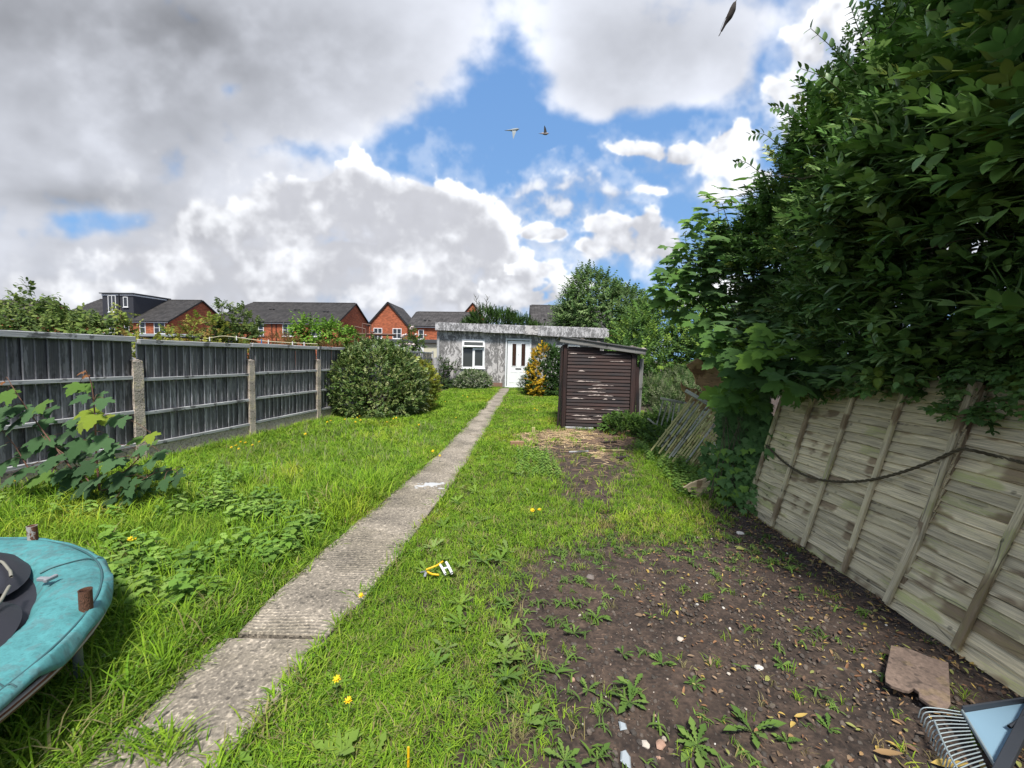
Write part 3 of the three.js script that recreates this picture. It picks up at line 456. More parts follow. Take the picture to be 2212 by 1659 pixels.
// ---------------------------------------------------------------- broken trellis, boards and scraps near the far end of the leaning panels
const mossSlat = textured(larch, .002, .9, { color: lin(.9, .96, .6) }), whiteSlat = textured(paleWood, .002, .9, { color: lin(1.0, 1.0, .76) });
{
  const r = rng(81), frame = (a, b, c) => { const x = b.clone().sub(a).normalize(), y0 = c.clone().sub(a), y = y0.clone().addScaledVector(x, -y0.dot(x)).normalize(), z = x.clone().cross(y); return new THREE.Matrix4().makeBasis(x, y, z).setPosition(a); };
  const setM = (o, m) => { m.decompose(o.position, o.quaternion, o.scale); };
  // long mossy trellis sloping down to the left
  const tl = P(1502, 868, 5.6), tr = P(1580, 915, 5.2), bl = P(1424, 968, 5.7); 
  const t1 = thing('trellis', 'mossy yellow-green broken trellis with close sloping slats leaning beside the ivy', 'trellis'); setM(t1, frame(bl, bl.clone().add(tr).sub(tl), tl));
  const H = tl.distanceTo(bl) + .12; for (let k = 0; k < 22; k++) { add(t1, 'slat', cbox(.025, H * (.82 + r() * .36), .010, .002, 1, r() * 2, r() * 2), r() < .6 ? mossSlat : whiteSlat, V(-.06 + k * .036, H * .45, (k % 2) * .004)).rotation.z = (r() - .5) * .05; }
  for (const h of [.12, .28, .44, .6, .76]) add(t1, 'cross_bar', cbox(.75, .026, .012, .002, 0), mossSlat, V(.28, H * h, -.014));
  add(t1, 'top_bar', cbox(.8, .05, .03, .004, 0), whiteSlat, V(.22, H * .94, .014));
  // paler upright slats behind it
  const t2 = thing('trellis', 'pale grey broken trellis with upright loose slats, nearest the dark brown shed', 'trellis'); const q = P(1437, 862, 6.9), qb = P(1412, 950, 6.9); setM(t2, frame(qb, qb.clone().add(V(.6, -.1, .2)), q));
  for (let k = 0; k < 7; k++) add(t2, 'slat', cbox(.022, .62 + r() * .15, .011, .002, 1, r(), r()), whiteSlat, V(k * .075, .36, 0)).rotation.z = (r() - .5) * .12;
  add(t2, 'top_bar', cbox(.55, .04, .028, .004, 0), whiteSlat, V(.24, .72, .012)); add(t2, 'cross_bar', cbox(.5, .03, .014, .003, 0), whiteSlat, V(.05, .22, .014)).rotation.z = -.5;
  // diamond trellis under ivy
  const t3 = thing('trellis', 'whitish diamond lattice trellis showing through the ivy beside the leaning panel', 'trellis'); const da = P(1570, 1085, 4.35), db = P(1650, 1085, 4.0), dc = P(1640, 915, 4.5); setM(t3, frame(da, db, dc));
  for (let k = 0; k < 17; k++) for (const s of [-1, 1]) { const L = 1.0, o = add(t3, 'slat', cbox(.010, L * .8, .005, .001, 1, r(), r()), whiteSlat, V(-.12 + k * .05, .42, s * .004)); o.rotation.z = s * .62; }
  // broken sheets of board
  const sheet = (name, label, px, d, seed, m, w = 1) => { const rr = rng(seed), p = px.map(([x, y]) => P(x, y, d)), c = p.reduce((a, b) => a.add(b), V(0, 0, 0)).multiplyScalar(1 / p.length), s = new THREE.Shape(); const jag = []; p.forEach((a, i) => { const b = p[(i + 1) % p.length]; for (let k = 0; k < 5; k++) { const t = k / 5, e = (rr() - .5) * .05; jag.push(new THREE.Vector2(lerp(a.x, b.x, t) - c.x + e, lerp(a.y, b.y, t) - c.y + e)); } }); const g = new THREE.ExtrudeGeometry(new THREE.Shape(jag), { depth: .012 * w, bevelEnabled: true, bevelSize: .002, bevelThickness: .002, bevelSegments: 1 }); grainUV(g, 0, seed, seed * .3); const o = single(name, label, 'board', g, m, c); o.rotation.set((rr() - .5) * .3, (rr() - .5) * .3, 0); return o; };
  const ply = textured(larch, .003, .95, { color: lin(.95, .70, .50) });
  sheet('broken_board', 'large torn brown board standing up behind the trellis', [[1484, 788], [1503, 777], [1545, 790], [1560, 828], [1520, 846], [1500, 822]], 6.0, 21, ply, 2);
  sheet('broken_board', 'smaller torn brown board lying over the trellis top', [[1470, 826], [1500, 842], [1540, 858], [1548, 896], [1505, 884], [1484, 862]], 5.9, 22, ply, 2);
  const chip = textured(larch, .002, .9, { color: lin(1.0, .93, .88) });
  const sb = sheet('broken_board', 'small pale splintered board on the ground below the ivy', [[1478, 1046], [1508, 1033], [1530, 1040], [1552, 1056], [1530, 1072], [1500, 1078]], 4.1, 23, chip, 1);
}
// ---------------------------------------------------------------- grey outbuilding at the end of the path
const peelTex = surf(1024, 512, (u, v) => {   // peeling paint over grey board; u 4 m, v 2 m
  const w = fbm(u * 10, v * 10, 3, 10), st = fbm(u * 60 + w * 5, v * 5, 5, 60, 5), b = fbm(u * 8, v * 5, 4, 8, 5), f = vn(u * 260, v * 90, 260, 90);
  const pale = sstep(.47, .535, st * .62 + b * .40 + (fbm(u * 120, v * 22, 3, 120, 22) - .5) * .30), dk = sstep(.60, .72, fbm(u * 40 + .2 + w * 4, v * 12 + .6, 4, 40, 12));
  let k = lerp(.50, .72, pale) + (f - .5) * .09 + (st - .5) * .12; k = lerp(k, .36, dk * .6);
  return [k * 1.0, k * .985, k * .985, lerp(.3, .62, pale) + (f - .5) * .1 - dk * .2];
});
const peelMat = textured(peelTex, .004, .92), fasciaMat = textured(peelTex, .004, .9, { color: lin(1.0, 1.02, 1.06) }); for (const m of [peelMat, fasciaMat]) for (const k of ['map', 'bumpMap']) { m[k] = m[k].clone(); m[k].repeat.set(m === peelMat ? .25 : .5, m === peelMat ? .5 : 1.1); if (m !== peelMat) m[k].rotation = Math.PI / 2; m[k].needsUpdate = true; }
const upvc = mat({ rgb: [.80, .82, .84], roughness: .35 }), upvc2 = mat({ rgb: [.70, .72, .74], roughness: .5 }), glass = mat({ rgb: [.05, .056, .056], roughness: .08, phys: { specularIntensity: 1 } }), brownGlass = mat({ rgb: [.05, .028, .022], roughness: .12 }), black = mat({ rgb: [.012, .012, .013], roughness: .5 }), felt = mat({ rgb: [.09, .09, .095], roughness: .95 });
const ring = (w, h, t, d) => merge([at(cbox(w, t, d, .006), 0, h / 2 - t / 2, 0), at(cbox(w, t, d, .006), 0, -h / 2 + t / 2, 0), at(cbox(t, h - 2 * t, d, .006), -w / 2 + t / 2, 0, 0), at(cbox(t, h - 2 * t, d, .006), w / 2 - t / 2, 0, 0)]);
{
  const a = V(-3.26, 0, -17.85), b = V(4.16, 0, -18.7), L = a.distanceTo(b), o = thing('outbuilding', 'long grey flat-roofed outbuilding with peeling paint, white door and window, at the path end', 'outbuilding', a, Math.atan2(-(b.z - a.z), b.x - a.x));
  // front wall with holes for the door and two windows
  const s = new THREE.Shape([[0, -.05], [L, -.05], [L, 2.5], [0, 2.5]].map(p => new THREE.Vector2(...p)));
  const hole = (x0, x1, y0, y1) => s.holes.push(new THREE.Path([[x0, y0], [x0, y1], [x1, y1], [x1, y0]].map(p => new THREE.Vector2(...p))));
  hole(2.94, 4.12, .02, 2.24); hole(1.03, 2.04, .88, 2.14); hole(5.25, 6.35, .95, 2.0);
  const w = new THREE.ExtrudeGeometry(s, { depth: .09, bevelEnabled: false }); w.translate(0, 0, -.09); add(o, 'front_wall', grainUV(w, 1), peelMat);
  for (const x of [.04, L - .04]) add(o, 'side_wall', grainUV(at(new THREE.BoxGeometry(.08, 2.5, 2.9), x, 1.2, -1.56), 1), peelMat); add(o, 'rear_wall', grainUV(at(new THREE.BoxGeometry(L - .2, 2.5, .08), L / 2, 1.2, -3.0), 1), peelMat); add(o, 'floor', grainUV(at(new THREE.BoxGeometry(L - .2, .05, 2.8), L / 2, 0, -1.5), 1), peelMat);
  const cs = cbox(.11, 2.5, .05, .005, 1); add(o, 'corner_board', cs, railMat, V(.0, 1.2, .03));
  for (const x of [2.62, 4.5, 7.0]) add(o, 'cover_strip', cbox(.05, 2.4, .012, .003, 1, x), peelMat, V(x, 1.18, .006));
  // roof slab and fascia in four lengths
  const rf = add(o, 'roof', at(new THREE.BoxGeometry(L + .3, .05, 3.5), L / 2, 2.76, -1.5), felt); rf.rotation.z = 0;
  const fl = [[-.12, 1.9, .34], [1.9, 3.75, .37], [3.75, 4.35, .40], [4.35, L + .12, .45]]; fl.forEach(([x0, x1, h], i) => { const f = add(o, 'fascia', cbox(x1 - x0 - .006, h, .03, .004, 0, i * .7, i * .4), i === 2 ? peelMat : fasciaMat, V((x0 + x1) / 2, 2.80 - h / 2 + .02 - i * .004, .26 + i * .003)); f.rotation.z = -.006; });
  add(o, 'soffit', at(new THREE.BoxGeometry(L + .1, .02, .3), L / 2, 2.5, .1), peelMat);
  // door
  const dr = add(o, 'door', cbox(1.0, 2.05, .05, .006), upvc, V(3.55, 1.10, -.02)), g4 = ring(1.16, 2.2, .07, .09);
  add(o, 'door_frame', g4, upvc2, V(3.53, 1.13, -.01));
  for (const x of [-.2, .21]) { add(dr, 'pane', cbox(.17, .98, .008, .002), brownGlass, V(x, .41, .029)); add(dr, 'moulding', ring(.235, 1.05, .03, .014), upvc, V(x, .41, .03)); }
  add(dr, 'letterbox', cbox(.26, .05, .02, .006), black, V(.0, -.21, .03)); add(dr, 'spyhole', new THREE.CylinderGeometry(.012, .012, .012, 10).rotateX(Math.PI / 2), black, V(.0, .42, .031));
  for (const x of [-.22, .22]) { add(dr, 'raised_panel', ring(.34, .5, .022, .014), upvc, V(x, -.58, .028)); }
  add(dr, 'handle', merge([cbox(.03, .22, .014, .004), at(cbox(.13, .02, .02, .006), -.05, .02, .03)]), black, V(.44, -.1, .034));
  add(o, 'door_sill', cbox(1.3, .06, .2, .01), peelMat, V(3.53, -.005, .1));
  const brickTop = mat({ rgb: [.20, .12, .09], roughness: .95 }); add(o, 'plinth', cbox(.5, .3, .03, .006), brickTop, V(2.6, .1, .012));
  // window: one fixed pane, one casement, a top light standing open
  const win = (x0, x1, y0, y1, open) => {
    const W = x1 - x0, H = y1 - y0, wf = add(o, 'window', ring(W, H, .055, .09), upvc, V((x0 + x1) / 2, (y0 + y1) / 2, -.015)); const ty = H / 2 - .34;
    add(wf, 'transom', cbox(W - .1, .05, .07, .006), upvc, V(0, ty, .004)); add(wf, 'mullion', cbox(.05, H - .42, .07, .006), upvc, V(-.01, -.16, .004));
    add(wf, 'pane', cbox(W / 2 - .09, H - .48, .01, .002), glass, V(-W / 4 + .02, -.17, -.012)); add(wf, 'casement', ring(W / 2 - .05, H - .43, .055, .06), upvc, V(W / 4 - .015, -.165, .022)); add(wf, 'pane', cbox(W / 2 - .16, H - .54, .01, .002), glass, V(W / 4 - .015, -.165, .01));
    const tl = add(wf, 'top_light', ring(W - .08, .27, .05, .05), upvc, V(0, H / 2 - .20, open ? .085 : .02)); if (open) tl.rotation.x = -.42; add(tl, 'pane', cbox(W - .18, .17, .008, .002), glass, V(0, 0, 0)); add(wf, 'dark_gap', cbox(W - .12, .22, .01, .002), black, V(0, H / 2 - .18, -.03));
    add(wf, 'sill', cbox(W + .06, .035, .12, .006), upvc, V(0, -H / 2 - .02, .03));
  };
  win(1.03, 2.04, .88, 2.14, true); win(5.25, 6.35, .95, 2.0, false);
}
// ---------------------------------------------------------------- dark brown slatted shed
const brownTex = surf(512, 512, (u, v) => {   // v along the slat (2 m), u across (0.5 m)
  const st = fbm(u * 20, v * 5, 4, 20, 5), b = fbm(u * 4, v * 6, 4, 4, 6), f = vn(u * 120, v * 20, 120, 20), pk = sstep(.70, .73, fbm(u * 14 + .3, v * 22 + .4, 4, 14, 22));
  const k = .165 + (st - .5) * .11 + (f - .5) * .06; const R = k * 1.12 + (b - .5) * .12, Gc = k * .80 + (b - .5) * .04, B = k * .78;
  return [R, Gc, B, .5 + (st - .5) * .4 + pk * 0];
});
const brownMat = textured(brownTex, .002, .72), brownOld = textured(brownTex, .002, .85, { color: lin(.75, .7, .7) }); for (const m of [brownMat, brownOld]) for (const k of ['map', 'bumpMap']) { m[k] = m[k].clone(); m[k].repeat.set(2, .5); m[k].needsUpdate = true; }
const wetPale = textured(paleWood, .002, .9, { color: lin(.55, .53, .48) }); const flakeMat = mat({ rgb: [.40, .34, .31], roughness: .9 });
{
  const o = thing('timber_shed', 'small dark brown slatted shed with flaking paint and sloping roof', 'shed', V(1.0, 0, -8.08), -.07), r = rng(91), W = 1.44, hL = 1.74, hR = 1.55;
  const n = 24; const top = x => lerp(hL, hR, x / W);
  for (let k = 0; k < n; k++) {
    const y = .10 + k * .068; if (y > top(W / 2)) break;
    let x0 = .09, x1 = W - .12; if (y + .05 > hR) { x1 = Math.min(x1, (hL - y - .05) / (hL - hR) * W); } if (x1 - x0 < .3) break;
    const s = add(o, 'slat', cbox(x1 - x0, .074, .018, .003, 0, r() * 3, r() * 3), brownMat, V((x0 + x1) / 2, y, .012)); s.rotation.x = -.24;
    if (r() < .7 && k > 1) for (let q = 0; q < 1 + Math.floor(r() * 3); q++) { const w = .06 + r() * .40, x = lerp(x0 + w / 2, x1 - w / 2, r()) - (x0 + x1) / 2, pts = []; const m = 12; for (let i = 0; i <= m; i++) pts.push(new THREE.Vector2((i / m - .5) * w, -.036)); for (let i = m; i >= 0; i--) pts.push(new THREE.Vector2((i / m - .5) * w, -.036 + (.004 + .026 * vn(i * .9 + k * 7, q * 5)) * Math.sin(Math.PI * (i + .3) / (m + .6)))); const g = new THREE.ExtrudeGeometry(new THREE.Shape(pts), { depth: .0012, bevelEnabled: false }); add(s, 'bare_patch', g, flakeMat, V(x, 0, .0088)); }
  }
  const pst = (x, h, w, m, z = .02) => add(o, 'corner_post', cbox(w, h, .06, .006, 1, r() * 2, r() * 2), m, V(x, h / 2 + .02, z)); pst(.045, 1.66, .075, brownOld, .01); pst(W - .07, 1.5, .085, brownMat, .01);
  add(o, 'back_board', at(new THREE.BoxGeometry(W - .1, 1.5, .02), W / 2, .82, -.04), black);
  for (let k = 0; k < 9; k++) { add(o, 'side_board', cbox(.02, 1.62 - k * .004, .13, .003, 1, r() * 2, r()), k ? brownOld : brownMat, V(0, .86, -.09 - k * .128)); add(o, 'side_board', cbox(.02, 1.45, .13, .003, 1, r() * 2, r()), brownOld, V(W, .78, -.09 - k * .128)); }
  add(o, 'leaning_board', cbox(.03, 1.5, .11, .003, 1), brownOld, V(-.045, .80, -.03)).rotation.z = -.03;
  const slope = Math.atan((hL - hR) / W), fas = add(o, 'roof_fascia', cbox(W + .22, .10, .03, .004, 0), wetPale, V(W / 2 + .03, (hL + hR) / 2 + .015, .09)); fas.rotation.z = -slope;
  add(o, 'roof', cbox(W + .26, .025, 1.5, .004, 0), felt, V(W / 2 + .03, (hL + hR) / 2 + .07, -.62)).rotation.z = -slope;
  for (let k = 0; k < 5; k++) { const g = new THREE.BoxGeometry(.3, .006, .12, 6, 1, 2), p = g.attributes.position; for (let i = 0; i < p.count; i++) p.setY(i, p.getY(i) + (vn(p.getX(i) * 9 + k * 5, p.getZ(i) * 9) - .3) * .05); g.computeVertexNormals(); add(o, 'torn_felt', g, flakeMat, V(.15 + k * .32, top(.15 + k * .32) + .075, .05 - r() * .05)).rotation.z = -slope; }
  add(o, 'outer_post', cbox(.075, 1.36, .075, .006, 1), wetPale, V(W + .10, .75, -.12)).rotation.z = -.02;
  add(o, 'leaning_plank', cbox(.06, 1.25, .02, .004, 1), brownOld, V(W + .05, .64, -.05)).rotation.z = .05;
  add(o, 'foot_rail', cbox(.55, .04, .04, .004, 0), railMat, V(.36, .03, .01)); add(o, 'foot_rail', cbox(.4, .04, .04, .004, 0), brownOld, V(1.0, .02, .0));
}
// ---------------------------------------------------------------- trampoline at the lower left
{
  const C = V(-2.68, 0, -.975), R = 1.2, H = .345, o = thing('trampoline', 'old teal-padded garden trampoline with rusty frame at the lower left', 'trampoline', C), r = rng(61);
  const teal = surf(512, 512, (u, v) => { const a = fbm(u * 6, v * 6, 4, 6), b = fbm(u * 30, v * 30, 3, 30), w = vn(u * 200, v * 200, 200), d = sstep(.56, .66, fbm(u * 26, v * 26, 5, 26)), sp = sstep(.80, .86, vn(u * 70, v * 70, 70)), cr = sstep(.05, .0, Math.abs(fbm(u * 9, v * 9, 3, 9) - .5)); let k = 1 + (a - .5) * .22 + (b - .5) * .16 + (w - .5) * .10; k *= 1 - d * .07 - sp * .08; k += cr * .03; return [.27 * k + d * .04, .50 * k, .51 * k, .5 + (a - .5) * .4 + (b - .5) * .4 + (w - .5) * .1]; });
  const tealMat = textured(teal, .004, .62), rustTex = surf(256, 512, (u, v) => { const a = fbm(u * 6, v * 14, 4, 6, 14), b = vn(u * 60, v * 120, 60, 120), q = sstep(.50, .60, a + (b - .5) * .2); return [lerp(.62, .36, q) + (b - .5) * .1, lerp(.60, .20, q) + (b - .5) * .08, lerp(.58, .12, q) + (b - .5) * .06, .5 + q * .3 + (b - .5) * .3]; }), rust = textured(rustTex, .002, .75), rusty = mat({ rgb: [.105, .045, .025], roughness: .9, bumpMap: rustTex.bumpMap, bumpScale: .004 }), galv = mat({ rgb: [.20, .22, .225], roughness: .5, metalness: .5 }), net = mat({ rgb: [.018, .018, .024], roughness: .55, phys: { sheen: .4 } });
  // padded ring: drooping outer edge, wrinkles near the socket
  const rows = [], N = 160, prof = [[.96, -.03], [.985, .010], [1.02, .022], [1.06, .024], [1.11, .022], [1.145, .018], [1.163, .004], [1.172, .016], [1.186, .010], [1.200, -.012], [1.202, -.028], [1.196, -.036]];
  for (let i = 0; i <= N; i++) { const t = i / N * 6.2832, c = Math.cos(t), s = Math.sin(t); rows.push(prof.map(([q, y], k) => { const wr = k < 9 ? (fb0(c * 6 + q * 20 + 9, s * 6 + 5, 3) - .5) * .020 + (k > 1 && k < 7 ? Math.abs(fb0(c * 22 + 3, s * 22 + q * 9, 2) - .5) * .009 : 0) + Math.exp(-Math.pow((t - .62) * 5, 2)) * Math.sin(q * 90 + t * 30) * .008 * (k < 6 ? 1 : .3) : 0, dr = k > 8 ? (vn(t * 9, 4) - .5) * .05 : 0; return V(c * q * R / 1.198 * 1.0, H + y + wr + dr, -s * q * R / 1.198); })); }
  const pad = quadStrip(rows), uv = pad.attributes.uv, pp = pad.attributes.position; for (let i = 0; i < uv.count; i++) uv.setXY(i, pp.getX(i) / .8, pp.getZ(i) / .8); add(o, 'pad', pad, tealMat);
  const band = (q, y, w) => new THREE.TorusGeometry(q, w, 6, 120).rotateX(Math.PI / 2).translate(0, H + y, 0); add(o, 'frame_ring', band(R - .018, -.05, .019), rust); add(o, 'piping', band(R * .972, .011, .0045), mat({ rgb: [.03, .09, .10], roughness: .8 }));
  const mt = new THREE.CircleGeometry(.99, 64).rotateX(-Math.PI / 2), mp = mt.attributes.position; for (let i = 0; i < mp.count; i++) mp.setY(i, H - .02 - .05 * (1 - Math.hypot(mp.getX(i), mp.getZ(i)) / .99)); mt.computeVertexNormals(); add(o, 'mat', mt, net);
  // fallen safety net: folded black cloth with a zip lying round the mat edge
  const fold = (t0, t1, q0, q1, up, seed, ph) => { const rr = []; for (let i = 0; i <= 40; i++) { const t = lerp(t0, t1, i / 40), row = []; for (let k = 0; k <= 6; k++) { const u = k / 6, taper = Math.pow(Math.sin(Math.PI * clamp(i / 40 * .96 + .02)), .35), q = lerp(q0, lerp(q0, q1, taper), u); row.push(V(Math.cos(t) * q, H + .012 + up * Math.sin(u * Math.PI * ph) * taper + (fb0(t * 5 + seed, u * 3, 2) - .5) * .02, -Math.sin(t) * q)); } rr.push(row); } return quadStrip(rr); };
  const fa = add(o, 'fallen_net', fold(.86, 2.5, .80, 1.03, .045, 3, 1), net), fb = add(o, 'fallen_net', fold(-.5, .82, .74, 1.02, .05, 8, 1), net);
  const zip = (t0, t1, q) => { const p = []; for (let i = 0; i <= 14; i++) { const t = lerp(t0, t1, i / 14); p.push(V(Math.cos(t) * q, H + .072 + .004 * Math.sin(i * 2), -Math.sin(t) * q)); } return new THREE.TubeGeometry(new THREE.CatmullRomCurve3(p), 40, .006, 5); };
  for (const t of [.18, 1.0, 1.75, 2.6, 3.5, 4.4, 5.3]) { const p = prof.slice(1, 10).map(([q, y]) => V(Math.cos(t) * q * R / 1.198, H + y + .004 + (fb0(Math.cos(t) * 6 + q * 20 + 9, Math.sin(t) * 6 + 5, 3) - .5) * .02, -Math.sin(t) * q * R / 1.198)); add(o, 'seam', new THREE.TubeGeometry(new THREE.CatmullRomCurve3(p), 20, .003, 4), mat({ rgb: [.04, .10, .11], roughness: .8 })); }
  const zipMat = mat({ rgb: [.22, .21, .17], roughness: .6 }); add(fa, 'zip', zip(.90, 1.7, .90), zipMat); add(fb, 'zip', zip(-.2, .78, .90), zipMat);
  add(o, 'buckle', merge([cbox(.05, .016, .018, .003), at(cbox(.016, .016, .05, .003), .03, .004, .0)]), mat({ rgb: [.22, .23, .25], roughness: .4 }), V(Math.cos(.84) * .99, H + .045, -Math.sin(.84) * .99));
  // pole sockets, legs
  const legAng = [.53, 1.465, 2.35, 3.4, 4.4, 5.5];
  legAng.forEach((t, i) => {
    const q = R - .04, x = Math.cos(t), z = -Math.sin(t), s = add(o, 'pole_socket', new THREE.LatheGeometry([[.016, -.06], [.021, -.06], [.021, .055], [.022, .06], [.018, .06], [.016, .05], [.016, -.06]].map(p => new THREE.Vector2(...p)), 14), i === 1 ? rust : rusty, V(x * q, H + .035, z * q)); s.rotation.z = (r() - .5) * .2;
    const l = add(o, 'leg', new THREE.CylinderGeometry(.016, .016, H - .02, 12), galv, V(x * (R - .07), (H - .02) / 2 - .01, z * (R - .07))); l.rotation.z = x * .03; add(l, 'clamp', merge([at(cbox(.042, .04, .042, .006), 0, 0, 0), at(new THREE.CylinderGeometry(.008, .008, .05, 6).rotateZ(1.57), .04, 0, 0)]), black, V(0, H / 2 - .06, 0));
  });
}
// ---------------------------------------------------------------- houses beyond the gardens
const brickTex = surf(1024, 1024, (u, v) => {   // 2.4 m square, 32 courses
  const row = Math.floor(v * 32), off = row % 2 ? .5 : 0, x = u * 10.667 * 1 + off, col = Math.floor(x), fx = x - col, fy = v * 32 - row, h = LAT[(row * 37 + (col % 11) * 101) & 65535];
  const mor = fx < .045 || fy < .13 ? 1 : 0, n = vn(u * 200, v * 200, 200); let k = .92 + (h - .5) * .26 + (n - .5) * .14;
  return mor ? [.66 * k, .48 * k, .37 * k, .3] : [.68 * k, .36 * k, .235 * k, .6];
});
const brickMat = textured(brickTex, .004, .92); for (const k of ['map', 'bumpMap']) brickMat[k].repeat.set(1 / 2.4, 1 / 2.4);
const tileTex = surf(512, 512, (u, v) => { const n = fbm(u * 12, v * 12, 4, 12), c = Math.floor(u * 8), h = LAT[(c * 53 + Math.floor(v * 8) * 211) & 65535], g = Math.abs(((u * 8) % 1) - .5) > .46 ? 1 : 0; let k = .195 + (n - .5) * .09 + (h - .5) * .06 - g * .07; return [k * 1.02, k * .98, k * .98, .6 - g * .4 + (n - .5) * .2]; });
const tileMat = textured(tileTex, .006, .9), tileBrown = textured(tileTex, .006, .9, { color: lin(1.75, 1.5, 1.35) }), tilePale = textured(tileTex, .006, .9, { color: lin(1.6, 1.6, 1.6) }); for (const m of [tileMat, tileBrown, tilePale]) for (const k of ['map', 'bumpMap']) m[k].repeat.set(1 / 2.4, 1 / 2.4);
const whitePaint = mat({ rgb: [.74, .75, .76], roughness: .5 }), dormerMat = mat({ rgb: [.030, .032, .042], roughness: .7, bumpMap: tileTex.bumpMap, bumpScale: .01 });
const houseGlass = mat({ rgb: [.03, .035, .045], roughness: .08 });
function winPart(o, x, y, w, h, cols, rows, z = .03, turn = 0) {
  const t = .07, bars = [ring(w, h, t, .07)]; for (let i = 1; i < cols; i++) bars.push(at(cbox(.07, h - 2 * t, .06, .004), -w / 2 + i * w / cols, 0, 0)); for (let j = 1; j < rows; j++) bars.push(at(cbox(w - 2 * t, .045, .055, .004), 0, -h / 2 + j * h / rows, 0));
  const f = add(o, 'window', merge(bars), whitePaint, V(x, y, z)); f.rotation.y = turn;
  for (let i = 0; i < cols; i++) for (let j = 0; j < rows; j++) add(f, 'pane', new THREE.BoxGeometry(w / cols - .06, h / rows - .05, .01), houseGlass, V(-w / 2 + (i + .5) * w / cols, -h / 2 + (j + .5) * h / rows, -.015));
  add(f, 'sill', cbox(w + .12, .06, .1, .006), whitePaint, V(0, -h / 2 - .035, .02)); return f;
}
// roof slope in stepped courses, from the eave (x0..x1) up to the ridge
function slopeGeo(x0, x1, y0, z0, y1, z1, cut) {
  const n = Math.round(Math.hypot(y1 - y0, z1 - z0) / .30), pos = [], uv = [], q = (a, b, c, d) => { pos.push(...a, ...b, ...c, ...a, ...c, ...d); for (const p of [a, b, c, a, c, d]) uv.push(p[0], Math.hypot(p[1], p[2])); };
  for (let k = 0; k < n; k++) { const t0 = k / n, t1 = (k + 1) / n + .004, lift = .045, xa = x0 + (cut ? cut * t0 : 0), xb = x0 + (cut ? cut * t1 : 0), a = [xa, lerp(y0, y1, t0) + lift, lerp(z0, z1, t0)], b = [x1, a[1], a[2]], d = [xb, lerp(y0, y1, t1) + .012, lerp(z0, z1, t1)], c = [x1, d[1], d[2]]; q(a, b, c, d); q([a[0], a[1] - .045, a[2]], [b[0], b[1] - .045, b[2]], b, a); }
  const g = new THREE.BufferGeometry(); g.setAttribute('position', new THREE.Float32BufferAttribute(pos, 3)); g.setAttribute('uv', new THREE.Float32BufferAttribute(uv, 2)); g.computeVertexNormals(); return g;
}
function house(name, label, FL, FR, half, eave, ridge, opt = {}) {
  const L = FL.distanceTo(FR), o = thing(name, label, 'house', V(FL.x, 0, FL.z), Math.atan2(-(FR.z - FL.z), FR.x - FL.x)), rm = opt.roof ?? tileMat, D = half * 2, ov = .22;
  const s = new THREE.Shape([[0, 0], [D, 0], [D, eave], [half, ridge - .08], [0, eave]].map(p => new THREE.Vector2(...p))), h0 = opt.hip ?? 0, w = new THREE.ExtrudeGeometry(s, { depth: L - h0, bevelEnabled: false }); w.rotateY(Math.PI / 2); w.translate(h0, 0, 0);   // shape x -> -z, depth -> +x
  add(o, 'wall', grainUV(h0 ? merge([w, at(new THREE.BoxGeometry(h0, eave, D), h0 / 2, eave / 2, -half)]) : w, 1), brickMat);
  const k = (ridge - eave) / half, ye = eave - k * ov;
  const r1 = add(o, 'roof', slopeGeo(-.12, L + .12, ye, ov, ridge, -half, opt.hip), rm); add(o, 'roof', slopeGeo(-.12, L + .12, ye, -D - ov, ridge, -half, opt.hip), rm);
  if (h0) { const kk = (ridge - eave) / half, y0 = eave - kk * ov, hg = quadStrip([[V(-.12, y0 + .03, ov), V(-.12, y0 + .03, -D - ov)], [V(h0 - .12, ridge + .01, -half + .01), V(h0 - .12, ridge + .01, -half - .01)]]); hg.attributes.uv.array.forEach((v, i, a) => a[i] = v * (i % 2 ? 4 : D)); add(o, 'roof', hg, rm); }
  add(r1, 'ridge_tiles', (() => { const n = Math.round(L / .45), g = []; for (let i = 0; i < n; i++) { const x0 = opt.hip ? opt.hip : 0; g.push(at(new THREE.CylinderGeometry(.10, .10, (L - x0) / n - .02, 6, 1).rotateZ(Math.PI / 2), x0 + (i + .5) * (L - x0) / n, ridge + .0, -half)); } return merge(g); })(), rm);
  for (const x of [-.13, L + .13]) { if (x < 0 && opt.hip) continue; const v = (z0, z1) => { const a = V(x, z0 === ov ? ye : ye, z0), b = V(x, ridge, -half), g = cbox(.05, .16, a.distanceTo(b), .004); g.lookAt(b.clone().sub(a)); return g.translate((a.x + b.x) / 2, (a.y + b.y) / 2 - .03, (a.z + b.z) / 2); }; add(o, 'verge', merge([v(ov), v(-D - ov)]), opt.verge ?? tileMat); }
  add(o, 'fascia', cbox(L + .1, .16, .03, .004, 0), whitePaint, V(L / 2, ye - .06, ov - .03)); add(o, 'gutter', new THREE.CylinderGeometry(.055, .055, L + .2, 8).rotateZ(Math.PI / 2), black, V(L / 2, ye + .02, ov + .05));
  for (const x of opt.pipes ?? []) add(o, 'downpipe', new THREE.CylinderGeometry(.04, .04, eave - .1, 8), black, V(x, eave / 2 - .05, .06));
  for (const [x, y, ww, h, c, q] of opt.windows ?? []) winPart(o, x, y, ww, h, c, q);
  for (const [x, t] of opt.vents ?? []) add(o, 'roof_vent', cbox(.24, .09, .2, .01), black, V(x, lerp(ye, ridge, t) + .07, lerp(ov, -half, t)));
  return o;
}
